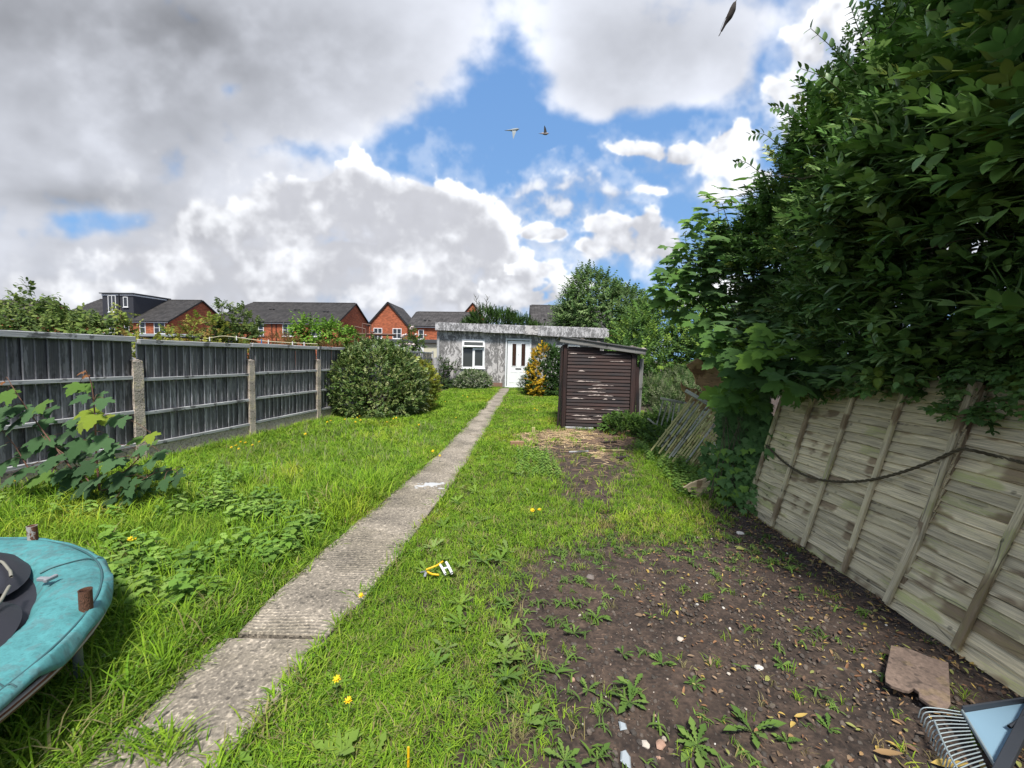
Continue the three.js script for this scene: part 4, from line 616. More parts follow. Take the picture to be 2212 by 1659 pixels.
{
  const g0 = (px, py, d) => P(px, py, d).setY(0), dirL = (p, len, a) => V(p.x - Math.cos(a) * len, 0, p.z - Math.sin(a) * len);
  // B: long terrace
  const FRb = g0(728, 704, 44), aB = .10;
  const hb = house('brick_house', 'long red brick terrace with dark roof and satellite dish, above the vine', dirL(FRb, 15.2, aB), FRb, 4.1, 4.72, 7.25, { hip: 2.4, windows: [[6.2, 3.8, 1.2, 1.35, 2, 2], [9.6, 3.8, 1.2, 1.35, 2, 2], [12.8, 3.8, 1.1, 1.3, 2, 2]], pipes: [7.75, 8.25], vents: [[5.8, .62], [6.2, .62], [8.9, .6], [9.3, .6], [12.6, .52], [13.0, .52]] });
  const dish = add(hb, 'satellite_dish', merge([new THREE.SphereGeometry(.34, 16, 8, 0, 6.283, 0, .9).rotateX(1.2).translate(0, 0, -.2), at(cbox(.05, .05, .4, .005), 0, -.1, -.2), at(new THREE.CylinderGeometry(.02, .02, .5, 6), .0, -.2, .05)]), black, V(15.2 + .3, 3.95, -1.0)); dish.rotation.y = .8;
  // A: house with a dark box dormer
  const FRa = g0(365, 699.5, 44), aA = .10, ha = house('brick_house', 'red brick house with a dark box dormer on its roof', dirL(FRa, 8.3, aA), FRa, 4.2, 4.5, 7.2, { windows: [[1.2, 3.7, 1.3, 1.3, 2, 1], [3.3, 3.7, .6, 1.2, 1, 1], [5.2, 3.7, .7, 1.3, 1, 2], [7.2, 3.7, 1.3, 1.3, 2, 2]], vents: [] });
  { const d = add(ha, 'dormer', grainUV(at(new THREE.BoxGeometry(3.75, 2.75, 4.2), 2.0, 5.95, -2.35), 1), dormerMat); add(d, 'roof_edge', at(cbox(4.1, .1, 4.5, .01), 2.0, 7.38, -2.3), mat({ rgb: [.07, .08, .09], roughness: .7 })); add(d, 'trim', merge([at(cbox(3.85, .14, .03, .004), 2.0, 7.2, -.22), at(cbox(.03, .14, 4.2, .004), 3.9, 7.2, -2.35)]), whitePaint); winPart(ha, 1.35, 6.25, .95, 1.8, 2, 1, -.2); winPart(ha, 3.0, 6.45, .55, 1.1, 1, 1, -.2); add(ha, 'downpipe', new THREE.CylinderGeometry(.04, .04, 2.7, 8), black, V(2.25, 5.9, -.16)); }
  // left neighbour of A
  const FRn = g0(196, 700, 45.5); house('brick_house', 'dark roofed brick house left of the dormer house', dirL(FRn, 6.4, .1), FRn, 4.0, 4.2, 7.25, { hip: 2.8 });
  const FRf = g0(60, 690, 52); house('brick_house', 'brown roofed house at the far left edge behind the shrubs', dirL(FRf, 8, -.05), FRf, 3.6, 5.0, 7.5, { roof: tileBrown });
  // C: gabled wing facing the garden and its main range
  { const a = g0(797, 700, 45), b = g0(880, 700, 45), W = a.distanceTo(b), o = thing('brick_house', 'red brick house with a front gable and two white windows, left of the outbuilding roof', 'house', a, Math.atan2(-(b.z - a.z), b.x - a.x)), e = 4.75, rd = 7.1;
    const s = new THREE.Shape([[0, 0], [W, 0], [W, e], [W / 2, rd], [0, e]].map(p => new THREE.Vector2(...p))), w = new THREE.ExtrudeGeometry(s, { depth: 6, bevelEnabled: false }); w.translate(0, 0, -6); add(o, 'wall', grainUV(w, 1), brickMat);
    const sl = (sg) => { const k = (rd - e) / (W / 2), ex = .2; const gg = slopeGeo(-.15, 6.2, e - k * ex, -ex, rd, W / 2); gg.rotateY(Math.PI / 2); if (sg > 0) { gg.scale(-1, 1, 1); const ix = gg.attributes.position; for (let i = 0; i < ix.count; i += 3) { const p = [ix.getX(i), ix.getY(i), ix.getZ(i)]; ix.setXYZ(i, ix.getX(i + 1), ix.getY(i + 1), ix.getZ(i + 1)); ix.setXYZ(i + 1, ...p); } gg.computeVertexNormals(); gg.translate(W, 0, 0); } return gg; };
    add(o, 'roof', sl(-1), tilePale); add(o, 'roof', sl(1), tilePale);
    for (const sg of [-1, 1]) { const p0 = V(sg < 0 ? -.2 : W + .2, e - .25, .12), p1 = V(W / 2, rd + .02, .12), g = cbox(.06, .18, p0.distanceTo(p1), .004); g.lookAt(p1.clone().sub(p0)); add(o, 'verge', g.translate((p0.x + p1.x) / 2, (p0.y + p1.y) / 2 - .04, .12), black); }
    winPart(o, 1.0, 3.7, .95, 1.15, 2, 2); winPart(o, 3.1, 3.7, .98, 1.15, 2, 2);
    const c = g0(880, 700, 45.6), d2 = g0(1012, 700, 44.8); house('brick_house', 'lower red brick range with dark roof running behind the outbuilding', c, d2, 3.2, 4.7, 6.5, { roof: tilePale, windows: [[1.6, 3.7, .62, 1.05, 1, 2], [5.2, 3.4, .62, 1.05, 1, 2]], vents: [[1.7, .35], [2.2, .35]], pipes: [.5] }); }
  // glimpses further off
  { const b = g0(1009, 670, 62), c = g0(1033, 672, 62), W = b.distanceTo(c) + 1.6, o = thing('brick_house', 'distant small brick gable poking above the conifer', 'house', b.clone().add(V(-.8, 0, 0)), 0), s = new THREE.Shape([[0, 0], [W, 0], [W, 7.4], [W / 2, 9.35], [0, 7.4]].map(p => new THREE.Vector2(...p))), w = new THREE.ExtrudeGeometry(s, { depth: 5, bevelEnabled: false }); w.translate(0, 0, -5); add(o, 'wall', grainUV(w, 1), brickMat); for (const sg of [-1, 1]) { const p0 = V(sg < 0 ? -.2 : W + .2, 7.25, -2.4), p1 = V(W / 2, 9.45, -2.4), g = cbox(5.2, .1, p0.distanceTo(p1), .02, 0); g.lookAt(p1.clone().sub(p0)); add(o, 'roof', g.translate((p0.x + p1.x) / 2, (p0.y + p1.y) / 2, -2.4), tilePale); } }
  { const a = g0(1150, 700, 38), b = g0(1330, 700, 38); house('brick_house', 'grey roofed house half hidden by the broad tree right of the conifer', a, b, 3.4, 4.4, 6.65, { roof: tilePale, vents: [[1.2, .3]] }); }
  // low extension with a flat roof
  { const a = g0(800, 735, 29), b = g0(955, 735, 28), L = a.distanceTo(b), o = thing('extension', 'cream flat-roofed extension with white windows behind the rose', 'extension', a, Math.atan2(-(b.z - a.z), b.x - a.x)), cream = mat({ rgb: [.55, .53, .40], roughness: .8 });
    add(o, 'wall', at(new THREE.BoxGeometry(L, 2.25, 3), L / 2, 1.12, -1.5), cream); add(o, 'roof', cbox(L + .3, .24, 3.4, .02), mat({ rgb: [.055, .06, .065], roughness: .8 }), V(L / 2, 2.36, -1.5)); add(o, 'white_boarding', cbox(L - 1.3, 1.1, .05, .01), whitePaint, V(L / 2 - .65, 1.6, .03)); for (const x of [.8, 2.2, 3.0]) winPart(o, x, 1.6, .62, .85, 1, 1, .06); }
  { const a = g0(228, 718, 17), b = g0(420, 718, 16), L = a.distanceTo(b), o = thing('garden_shed', 'low grey flat-roofed garden shed beyond the left fence', 'shed', a, Math.atan2(-(b.z - a.z), b.x - a.x)), gm = mat({ rgb: [.26, .29, .31], roughness: .7 }); add(o, 'wall', at(new THREE.BoxGeometry(L, 1.85, 2.2), L / 2, .92, -1.1), mat({ rgb: [.3, .3, .3], roughness: .9 })); add(o, 'roof', cbox(L + .3, .12, 2.6, .02), gm, V(L / 2, 1.95, -1.1)); }
  // tubular frame of a garden swing
  { const q = (x, y) => P(x, y, 13.5), o = thing('swing_frame', 'thin rusty tubular frame standing behind the round bush', 'frame'), rm = mat({ rgb: [.13, .07, .05], roughness: .7 }); const bar = (a, b) => add(o, 'tube', tube([a, a.clone().lerp(b, .5), b], .022, 4, 6), rm); const f = (x, y) => { const a = q(x, y); bar(a, V(a.x, 0, a.z)); return a; }; const a = f(766, 705), b = f(790, 711); bar(a, b); const e = P(783, 699, 14.5), e2 = P(801, 702, 14.5); bar(e, V(e.x, 0, e.z)); bar(e2, V(e2.x, 0, e2.z)); bar(e, e2); bar(P(800, 716, 14), P(808, 718, 12.5)); const tr = P(800, 729, 13.8); add(o, 'seat', cbox(1.2, .06, .5, .02), rm, V(tr.x + .2, tr.y + .1, tr.z)); }
}
// ---------------------------------------------------------------- bushes, trees, hedge, ivy
function bush(name, label, cat, ells, n, shootGeos, m, colors, opt = {}) {
  const r = rng(opt.seed ?? 5), c = V(ells[0][0], 0, ells[0][2]), o = thing(name, label, cat, c, 0, opt.group), loc = ells.map(e => [e[0] - c.x, e[1], e[2] - c.z, e[3], e[4], e[5]]);
  const pts = onCrown(loc, n, r, opt.deep ?? .35, opt.floor ?? .03), mats = shootGeos.map(() => []), cols = shootGeos.map(() => []);
  for (const [p, d] of pts) { const k = Math.floor(r() * shootGeos.length), wild = opt.wild && r() < opt.wild ? 1.9 : 1, dir = d.clone().multiplyScalar(opt.out ?? .8).add(dirOut(r, opt.up ?? .35)), s = (opt.scale ?? 1) * (.75 + r() * .5) * wild; if (wild > 1) dir.addScaledVector(d, 1.2); mats[k].push(orient(p, dir, V(0, 1, 0).addScaledVector(d, .6), s)); const q = opt.tint ? opt.tint(p, d, r) : null; cols[k].push(q ?? mixCol(r, colors, .25)); }
  shootGeos.forEach((g, k) => instances(o, 'foliage', g, m, mats[k], cols[k]));
  const limbs = [], top = Math.max(...loc.map(e => e[1] + e[4])); for (let i = 0; i < (opt.stems ?? 6); i++) { const e = loc[Math.floor(r() * loc.length)], b = V((r() - .5) * .2, 0, (r() - .5) * .2).multiplyScalar(opt.trunk ? .3 : 1), t = V(e[0] + (r() - .5) * e[3], e[1] + (r() * .6) * e[4], e[2] + (r() - .5) * e[5]); limbs.push(limb([b, b.clone().lerp(t, .4).add(V((r() - .5) * .15, .1, (r() - .5) * .15)), t], (opt.trunk ?? .03) * (.6 + r() * .5), .006, 5)); }
  add(o, opt.trunk ? 'trunk' : 'stems', merge(limbs), barkMat); return o;
}
const ov1 = leafOvate(1, .48), ov2 = leafOvate(1, .62, .3), ovN = leafOvate(1, .34, .2), mapleG = leafFan(MAPLE, 1), ivyG = leafFan(IVY, 1, .2, .15), nettleG = leafFan(NETTLE, 1, .35, .1);
const sh = (seed, n, len, g, size, sp, pr) => [0, 1, 2].map(i => shoot(rng(seed + i), n, len, g, size, sp, pr));
const privet = sh(200, 6, .20, ov1, .05, .95), smallSh = sh(210, 6, .14, ov2, .038, 1), fineSh = sh(220, 8, .18, ovN, .035, 1), bigSh = sh(230, 5, .22, ov2, .075, 1, false), treeSh = sh(240, 8, .5, ov2, .13, 1.1, false), conSh = sh(250, 10, .45, ovN, .08, .6);
{
  // round bush by the fence and its golden neighbour
  const c = G(805, 905);
  bush('round_bush', 'large rounded olive-green bush in front of the left fence', 'bush', [[-3.08, .75, -9.35, .98, .84, .95], [-3.5, .68, -9.2, .68, .72, .8], [-2.65, .60, -9.3, .66, .68, .75], [-3.15, 1.2, -9.4, .62, .52, .6], [-2.75, 1.1, -9.4, .5, .42, .55], [-3.55, 1.1, -9.3, .4, .4, .5], [-3.0, .4, -9.1, .98, .5, .9]], 7600, smallSh, glossLeaf, [[.12, .185, .045], [.17, .23, .065], [.09, .155, .04], [.24, .28, .10], [.07, .13, .03]], { seed: 41, deep: .3, scale: .72, wild: .05 });
  bush('golden_bush', 'yellow-green bush tucked against the right side of the round bush', 'bush', [[-2.45, .62, -10.3, .55, .66, .6], [-2.3, .45, -10.1, .38, .5, .5]], 1100, smallSh, leafMat, [[.24, .27, .03], [.30, .30, .04], [.16, .21, .03]], { seed: 42 });
  // plants against the outbuilding
  bush('variegated_bush', 'low pale-edged variegated bush under the outbuilding window', 'bush', [[-1.62, .36, -17.1, .62, .44, .45], [-1.35, .3, -17.0, .45, .36, .4], [-1.9, .3, -17.05, .4, .36, .4]], 1100, smallSh, leafMat, [[.42, .46, .32], [.13, .20, .08], [.32, .37, .22], [.09, .15, .05]], { seed: 43, scale: 1.1 });
  const tint = (p, d, r) => { const a = (p.x + .35) / .34 + (fb0(p.y * 4, p.z * 4 + 8, 2) - .5) * 1.8, on = Math.abs(a) < .75 && p.z > -.2; return on && r() < .8 ? mixCol(r, [[.62, .40, .02], [.55, .36, .03], [.70, .50, .05]], .15) : null; };
  bush('gold_leaved_shrub', 'dark evergreen shrub with bright gold leaves beside the white door', 'shrub', [[1.25, .95, -15.2, .60, .95, .6], [.95, .6, -15.0, .45, .62, .5], [1.5, .8, -15.2, .45, .9, .5], [1.2, .3, -15.0, .7, .4, .5]], 1700, smallSh, leafMat, [[.045, .10, .02], [.06, .13, .025], [.035, .08, .018]], { seed: 44, scale: 1.25, tint });
  bush('low_shrub', 'small dark leafy shrub at the foot of the white door', 'shrub', [[.62, .3, -15.6, .35, .36, .35]], 260, fineSh, leafMat, [[.05, .09, .025], [.08, .12, .04]], { seed: 45 });
  bush('wall_climber', 'sparse dark climber on the left end of the outbuilding wall', 'climber', [[-2.95, .7, -17.55, .12, .75, .12], [-2.6, .95, -17.5, .35, .2, .1], [-3.0, .15, -17.4, .45, .2, .2], [-2.5, .12, -17.3, .4, .16, .2]], 260, bigSh, leafMat, [[.04, .08, .02], [.06, .10, .03]], { seed: 46, deep: .8 });
  // conifer and broad trees behind the outbuilding
  bush('conifer_hedge', 'dense dark conifer hedge rising behind the outbuilding roof', 'hedge', [[-1.0, 2.6, -23, 1.6, 1.25, 1], [-2.0, 2.4, -23, 1.0, 1.1, .9], [.3, 2.4, -23, 1.2, 1.1, .9], [-1.6, 3.1, -23, .8, .85, .8], [-.4, 3.0, -23, .9, .75, .8], [1.2, 2.2, -23, .8, .9, .8]], 2600, conSh, leafMat, [[.05, .10, .02], [.07, .14, .03], [.04, .085, .02]], { seed: 47, up: .9, out: .5, trunk: .1 });
  { const o = thing('bare_sapling', 'thin grey leafless twigs standing above the conifer hedge', 'twigs', V(-1.75, 0, -22.6)), r = rng(48), g = []; const tw = (a, b, w) => g.push(limb([a, a.clone().lerp(b, .5).add(V((r() - .5) * .1, 0, 0)), b], w, w * .4, 4)); for (const [x, t] of [[-.35, 4.72], [.3, 4.7]]) { const b = V(x * .4, 3.2, 0), e = V(x, t, 0); tw(V(0, 2.4, 0), b, .03); tw(b, e, .028); for (let k = 0; k < 9; k++) { const p = b.clone().lerp(e, .3 + k * .08), s = k % 2 ? 1 : -1; tw(p, p.clone().add(V(s * .2 * (1 - k * .05), .22, (r() - .5) * .2)), .018); } } add(o, 'twigs', merge(g), mat({ rgb: [.16, .16, .13], roughness: .9 })); add(o, 'stem', limb([V(0, 0, 0), V(0, 1.3, 0), V(0, 2.5, 0)], .04, .03), barkMat); }
  bush('garden_tree', 'broad leafy green tree behind the two sheds', 'tree', [[4.6, 3.4, -22, 2.3, 1.9, 1.8], [3.6, 3.0, -22, 1.4, 1.5, 1.4], [4.2, 4.6, -22, 1.5, 1.3, 1.3], [5.8, 3.9, -22, 1.3, 1.2, 1.2], [3.9, 5.3, -22, .65, .85, .6], [5.4, 2.6, -21.5, 2, 1.6, 1.4], [6.5, 3.0, -22, 1, 1.2, 1]], 3600, treeSh, leafMat, [[.12, .21, .06], [.15, .25, .07], [.09, .17, .05], [.18, .26, .10]], { seed: 49, trunk: .16, floor: .6, up: .1, deep: .4 });
  bush('garden_hedge', 'tall mixed green hedge right of the dark brown shed', 'hedge', [[5.2, 1.8, -15.5, 1.3, 1.9, 1.1], [4.5, 1.3, -14.5, 1.1, 1.4, 1.0], [6.3, 2.1, -16, 1.3, 1.9, 1.2], [5.8, 1.2, -14.0, 1.4, 1.5, 1], [7.4, 2.0, -16, 1.3, 1.8, 1.3], [4.0, .9, -13, .8, 1.0, .8], [6.6, 1.4, -12.6, 1.2, 1.6, 1.0]], 4200, treeSh, leafMat, [[.10, .20, .04], [.14, .25, .045], [.07, .145, .035], [.18, .28, .045], [.06, .12, .03]], { seed: 50, trunk: .08, floor: .05, scale: .8, deep: .35 });
  bush('bramble_patch', 'pale flowering weeds and brambles between the brown shed and the trellis', 'weeds', [[3.5, .35, -8.4, .55, .6, .6], [3.2, .3, -9.4, .6, .7, .6], [3.9, .5, -9.5, .6, .7, .6], [3.0, .2, -7.6, .35, .35, .4]], 1300, fineSh, leafMat, [[.16, .21, .09], [.22, .25, .14], [.10, .17, .05], [.07, .13, .04]], { seed: 51, scale: 1.1, up: .8 });
  bush('weed_clump', 'low leafy weeds at the right foot of the brown shed', 'weeds', [[2.75, .10, -7.3, .5, .24, .5], [2.6, .06, -6.6, .3, .14, .4], [2.2, .08, -7.7, .4, .2, .3]], 700, smallSh, leafMat, [[.08, .16, .03], [.11, .20, .03], [.06, .12, .025]], { seed: 52, scale: 1.1, up: .9 });
  // shrubs beyond the left fence
  const beyond = (name, label, cat, list, n, geos, colors, opt) => bush(name, label, cat, list.map(([px, py, d, rx, ry]) => { const p = P(px, py, d); return [p.x, p.y, p.z, rx, ry, rx * .7]; }), n, geos, leafMat, colors, { deep: .4, floor: .3, ...opt });
  beyond('garden_shrub', 'big loose green shrub above the left fence at the left edge', 'shrub', [[60, 700, 7, .5, .30], [72, 660, 7.1, .16, .22], [10, 705, 7, .4, .24], [135, 706, 7, .45, .16], [110, 690, 7, .2, .2], [175, 700, 7.2, .14, .14], [210, 714, 7, .35, .10], [100, 745, 7, 1.0, .5]], 1150, bigSh, [[.11, .18, .04], [.15, .22, .05], [.08, .13, .035], [.20, .26, .07]], { seed: 53, scale: .95 });
  beyond('climbing_shoot', 'wispy climber shoots in front of the dark dormer', 'climber', [[272, 690, 7, .07, .22], [262, 668, 7, .05, .06], [275, 712, 7, .14, .08]], 46, bigSh, [[.19, .26, .05], [.26, .30, .07]], { seed: 54, stems: 3, deep: .7, scale: .75 });
  beyond('yellow_shrub', 'yellow-tipped shrub above the second fence panel', 'shrub', [[440, 712, 8.5, .34, .24], [420, 720, 8.5, .3, .16], [400, 726, 8.4, .4, .1], [465, 716, 8.6, .22, .2], [440, 790, 8.2, .9, .4], [520, 790, 8.4, .7, .4], [310, 790, 6.6, .5, .45]], 900, smallSh, [[.22, .27, .04], [.30, .30, .06], [.15, .21, .04], [.33, .24, .07]], { seed: 55, scale: 1.2 });
  beyond('tall_climber', 'two tall leafy climber columns above the second fence panel', 'climber', [[484, 690, 8.8, .13, .36], [480, 668, 8.8, .06, .1], [520, 700, 9, .16, .34], [545, 700, 9.2, .15, .22], [515, 725, 9, .45, .16], [500, 730, 9, .4, .2]], 420, smallSh, [[.14, .21, .05], [.18, .24, .06], [.10, .16, .05]], { seed: 56, scale: 1.15, deep: .6 });
  beyond('hop_vine', 'bright green broad-leaved vine spreading above the third fence panel', 'vine', [[690, 722, 10.5, .42, .22], [660, 712, 10.5, .2, .26], [645, 700, 10.5, .09, .16], [720, 725, 10.5, .42, .16], [750, 730, 10.7, .25, .12], [640, 728, 10.5, .24, .14], [715, 703, 10.6, .04, .1]], 430, bigSh, [[.12, .25, .025], [.16, .31, .03], [.09, .19, .02], [.20, .34, .05]], { seed: 57, scale: 1.0 });
  beyond('fern_planter', 'rusty brown dead foliage along the fence top before the vine', 'plant', [[600, 735, 9.6, .28, .07], [625, 740, 9.6, .25, .05], [720, 748, 10, .22, .06], [705, 750, 10, .2, .05]], 190, fineSh, [[.22, .10, .04], [.28, .14, .06], [.17, .15, .05]], { seed: 58, scale: .9, deep: .7 });
  const rose = beyond('rose_bush', 'tall rose bush with white blooms beside the outbuilding', 'rose', [[890, 745, 15.5, .42, .3], [893, 722, 15.5, .12, .32], [870, 755, 15.4, .35, .25], [905, 740, 15.5, .2, .2]], 260, smallSh, [[.10, .17, .04], [.13, .2, .05]], { seed: 59, scale: 1.2, deep: .7 });
  { const r = rng(60), fl = [], c0 = rose.position; for (const [px, py] of [[891, 710], [887, 713], [871, 728], [876, 727], [898, 726], [919, 727], [869, 731], [877, 747], [884, 747], [893, 748], [867, 747]]) { const p = P(px, py, 15.2).sub(c0), g = []; for (let k = 0; k < 9; k++) g.push(leafOvate(.11, .11, -.25, .2).applyMatrix4(orient(p, V(Math.cos(k * 2.4), .35 + (k % 3) * .45, Math.sin(k * 2.4)), V(0, 1, 0), .8 + r() * .4))); add(rose, 'bloom', mergeGeometries(g), mat({ rgb: [.80, .70, .68], roughness: .8, side: THREE.DoubleSide })); } }
  { const pts = [[430, 735], [460, 729], [482, 726], [520, 730], [564, 736], [620, 740], [686, 743]].map(([x, y]) => P(x, y, 8.2)); const o = thing('washing_line', 'sagging washing line with pale pegs above the second and third fence panels', 'washing line'); add(o, 'cord', tube(pts, .008, 40, 5), mat({ rgb: [.45, .42, .28], roughness: .7 })); for (const [x, y, b] of [[453, 731], [511, 729], [565, 736, 1], [580, 737], [632, 741], [657, 742]]) { const p = P(x, y, 8.2); add(o, 'peg', cbox(.016, .085, .02, .003), b ? mat({ rgb: [.05, .2, .5], roughness: .5 }) : whitePaint, V(p.x, p.y - .015, p.z)); } }
}
// ---- the privet hedge over the leaning panels
{
  const r = rng(300), o = thing('privet_hedge', 'huge overgrown dark privet hedge hanging over the leaning fence panels', 'hedge', V(3.4, 0, -2.5));
  // face of the hedge: x as a function of height and distance, top falling away to the far end
  const topY = d => d < 2.9 ? 4.7 - .12 * d : lerp(4.35, 2.9, sstep(2.9, 6.3, d)) + .25 * Math.sin(d * 2.3);
  const faceX = (y, d) => 2.42 + Math.pow(clamp((y - 1.6) / 3.2), 2) * .9 - .22 * Math.sin(y * 1.9 + d * 1.3) * .6 + (fb0(y * 1.2 + 4, d * 1.2 + 7, 3) - .5) * .75 + (y < 1.5 ? (1.5 - y) * .35 : 0) + Math.max(0, d - 4.2) * .06 + (y < 2.4 ? sstep(3.4, 4.4, d) * .55 : 0);
  const mats = privet.map(() => []), cols = privet.map(() => []), C = [[.105, .205, .045], [.14, .25, .06], [.08, .17, .04], [.18, .29, .085], [.07, .14, .035]], YG = [[.13, .19, .03], [.16, .21, .04]];
  const put = (p, dir, s, yg) => { const k = Math.floor(r() * 3); mats[k].push(orient(p.sub(o.position), dir, V(-.3, 1, .2), s)); cols[k].push(mixCol(r, r() < yg ? YG : C, .3)); };
  for (let i = 0; i < 10500; i++) {
    const d = -1.2 + r() * 7.2, ty = topY(d), y0 = 1.28 + .1 * Math.sin(d * 4) + sstep(2.5, 1.5, d) * .28, y = y0 + r() * (ty - y0), deep = r() * r() * 1.3, x = faceX(y, d) + deep; if (y > ty - .15 * r()) continue;
    if (d > 4.4 && r() < sstep(4.4, 5.6, d) * .5) continue; const hole = fb0(y * 2.6 + 70, d * 2.6 + 30, 2); if (hole > .66 && deep < .25) continue;
    put(V(x, y, -d), V(-.75 + r() * .5, -.15 + r() * .9, .35 + (r() - .5) * 1.6), 1.0 + r() * .6 + sstep(3.8, 1.6, d) * 1.0, .05);
  }
  for (let i = 0; i < 2600; i++) { const d = -1 + r() * 6.0, ty = topY(d), x = faceX(ty, d) + r() * 1.6, p = V(x, ty - .1 + (r() - .5) * .4, -d); put(p, V(-.3 + (r() - .5), .9, (r() - .5)), .8 + r() * .6, .12); }
  for (let i = 0; i < 2400; i++) { const d = .5 + r() * 5, y = 1.55 + r() * (topY(d) - 1.55); put(V(faceX(y, d) - .02 + r() * .2, y, -d), V(-.7 + r() * .5, -.2 + r() * .9, .35 + (r() - .5) * 1.6), .5 + r() * .4, .12); }
  for (let i = 0; i < 1500; i++) { const d = .6 + r() * 3.2, y = 1.2 + r() * .4 + .08 * Math.sin(d * 5) + sstep(2.4, 1.5, d) * .26; put(V(2.52 + r() * .5 + (y - 1) * .2, y, -d), V(-.8 + r() * .4, -.5 + r() * .5, .4 + (r() - .5)), .8 + r() * .4, .08); }
  // long shoots that stand out against the sky
  const long = (pts, n) => { const c = new THREE.CatmullRomCurve3(pts); for (let i = 0; i < n; i++) { const t = .15 + .85 * i / (n - 1), p = c.getPoint(t), tn = c.getTangent(t); for (const s of [-1, 1]) { const dir = tn.clone().multiplyScalar(.7).add(V(0, 0, 1).cross(tn).multiplyScalar(s * .9)).add(V(0, 0, (r() - .5) * .6)); lone.push([p.clone(), dir, .075 * (1.15 - t * .35)]); } } stemsG.push(limb(pts.map(p => p.clone().sub(o.position)), .004, .0015, 5)); };
  const lone = [], stemsG = [];
  long([P(1850, 160, 3.1), P(1805, 110, 3.05), P(1752, 62, 3.0)], 7); long([P(1820, 200, 3.3), P(1775, 165, 3.25), P(1730, 148, 3.2)], 6); long([P(1870, 100, 3.0), P(1850, 50, 2.95), P(1838, 15, 2.9)], 6); long([P(1720, 260, 3.7), P(1690, 235, 3.65), P(1668, 232, 3.6)], 6); long([P(1690, 320, 4), P(1650, 290, 3.95), P(1622, 292, 3.9)], 6); long([P(1650, 380, 4.2), P(1610, 350, 4.2), P(1590, 352, 4.1)], 6); long([P(1920, 60, 2.8), P(1960, 10, 2.75), P(1970, -40, 2.7)], 7);
  for (const [x, y] of [[2100, 810], [2060, 850], [1960, 835], [2160, 760], [2020, 700], [1900, 760], [2140, 620], [1980, 560], [2080, 480], [1900, 420], [2180, 420], [2000, 330], [1850, 300], [2120, 240], [1800, 480], [1760, 620], [1830, 700]]) { const p = P(x, y, 2.05 + r() * .2 + (2212 - x) / 2212 * 3.2); long([p.clone().add(V(.18, -.02, -.05)), p.clone(), p.clone().add(V(-.16, .03 + r() * .1, .1))], 7); }
  add(o, 'shoots', merge(stemsG), mat({ rgb: [.08, .09, .04], roughness: .8 }));
  privet.forEach((g, k) => instances(o, 'foliage', g, k === 2 ? leafMat : glossLeaf, mats[k], cols[k]));
  const lm = [0, 1, 2].map(i => { const m = glossLeaf.clone(); m.color.setRGB(...[[.08, .165, .04], [.11, .20, .055], [.06, .13, .03]][i]); return m; });
  lone.slice(0, 300).forEach(([p, dir, s]) => { const l = add(o, 'leaf', ov1, lm[Math.floor(r() * 3)]); orient(p.clone().sub(o.position), dir, V(-.4, 1, .3), s).decompose(l.position, l.quaternion, l.scale); });
  const br = []; for (let i = 0; i < 26; i++) { const d = -.6 + i * .24, b = V(3.3 + r() * .5, .0, -d), t = V(faceX(3, d) + .3 + r() * .4, 2.4 + r() * 1.5, -d + (r() - .5)); br.push(limb([b, b.clone().lerp(t, .5).add(V(r() * .3, 0, (r() - .5) * .3)), t].map(p => p.sub(o.position)), .03 + r() * .02, .006, 5)); } for (let i = 0; i < 40; i++) { const d = 1 + r() * 4.6, y = 1.5 + r() * 2, a = V(faceX(y, d) + .3, y, -d), b = a.clone().add(V(-.35 - r() * .2, -.1 + r() * .35, (r() - .5) * .9)); br.push(limb([a, a.clone().lerp(b, .5).add(V(0, .04, 0)), b].map(p => p.sub(o.position)), .007, .0025, 5)); }
  add(o, 'branches', merge(br), barkMat);
}
// ---- sycamore growing through the far end of the hedge: big lobed leaves
function leafyTree(o, leaves, geo, mats3, r, most = 300) {   // leaves: [p, dir, size, colour index]; the largest in view are parts, the rest one mass
  leaves.sort((a, b) => b[2] / b[0].distanceTo(camera.position) - a[2] / a[0].distanceTo(camera.position));
  leaves.slice(0, most).forEach(([p, d, s, c]) => { const l = add(o, 'leaf', geo, mats3[c]); orient(p.clone().sub(o.position), d, V(-.2 + (r() - .5) * .9, 1, .75 + (r() - .5) * .7), s).decompose(l.position, l.quaternion, l.scale); });
  const rest = leaves.slice(most); if (rest.length) instances(o, 'foliage', geo, leafMat, rest.map(([p, d, s]) => orient(p.clone().sub(o.position), d, V(-.2 + (r() - .5) * .9, 1, .75 + (r() - .5) * .7), s)), rest.map(q => mats3[q[3]].color.clone()));
}
const leafTone = list => list.map(c => { const m = leafMat.clone(); m.color.setRGB(...c); return m; });
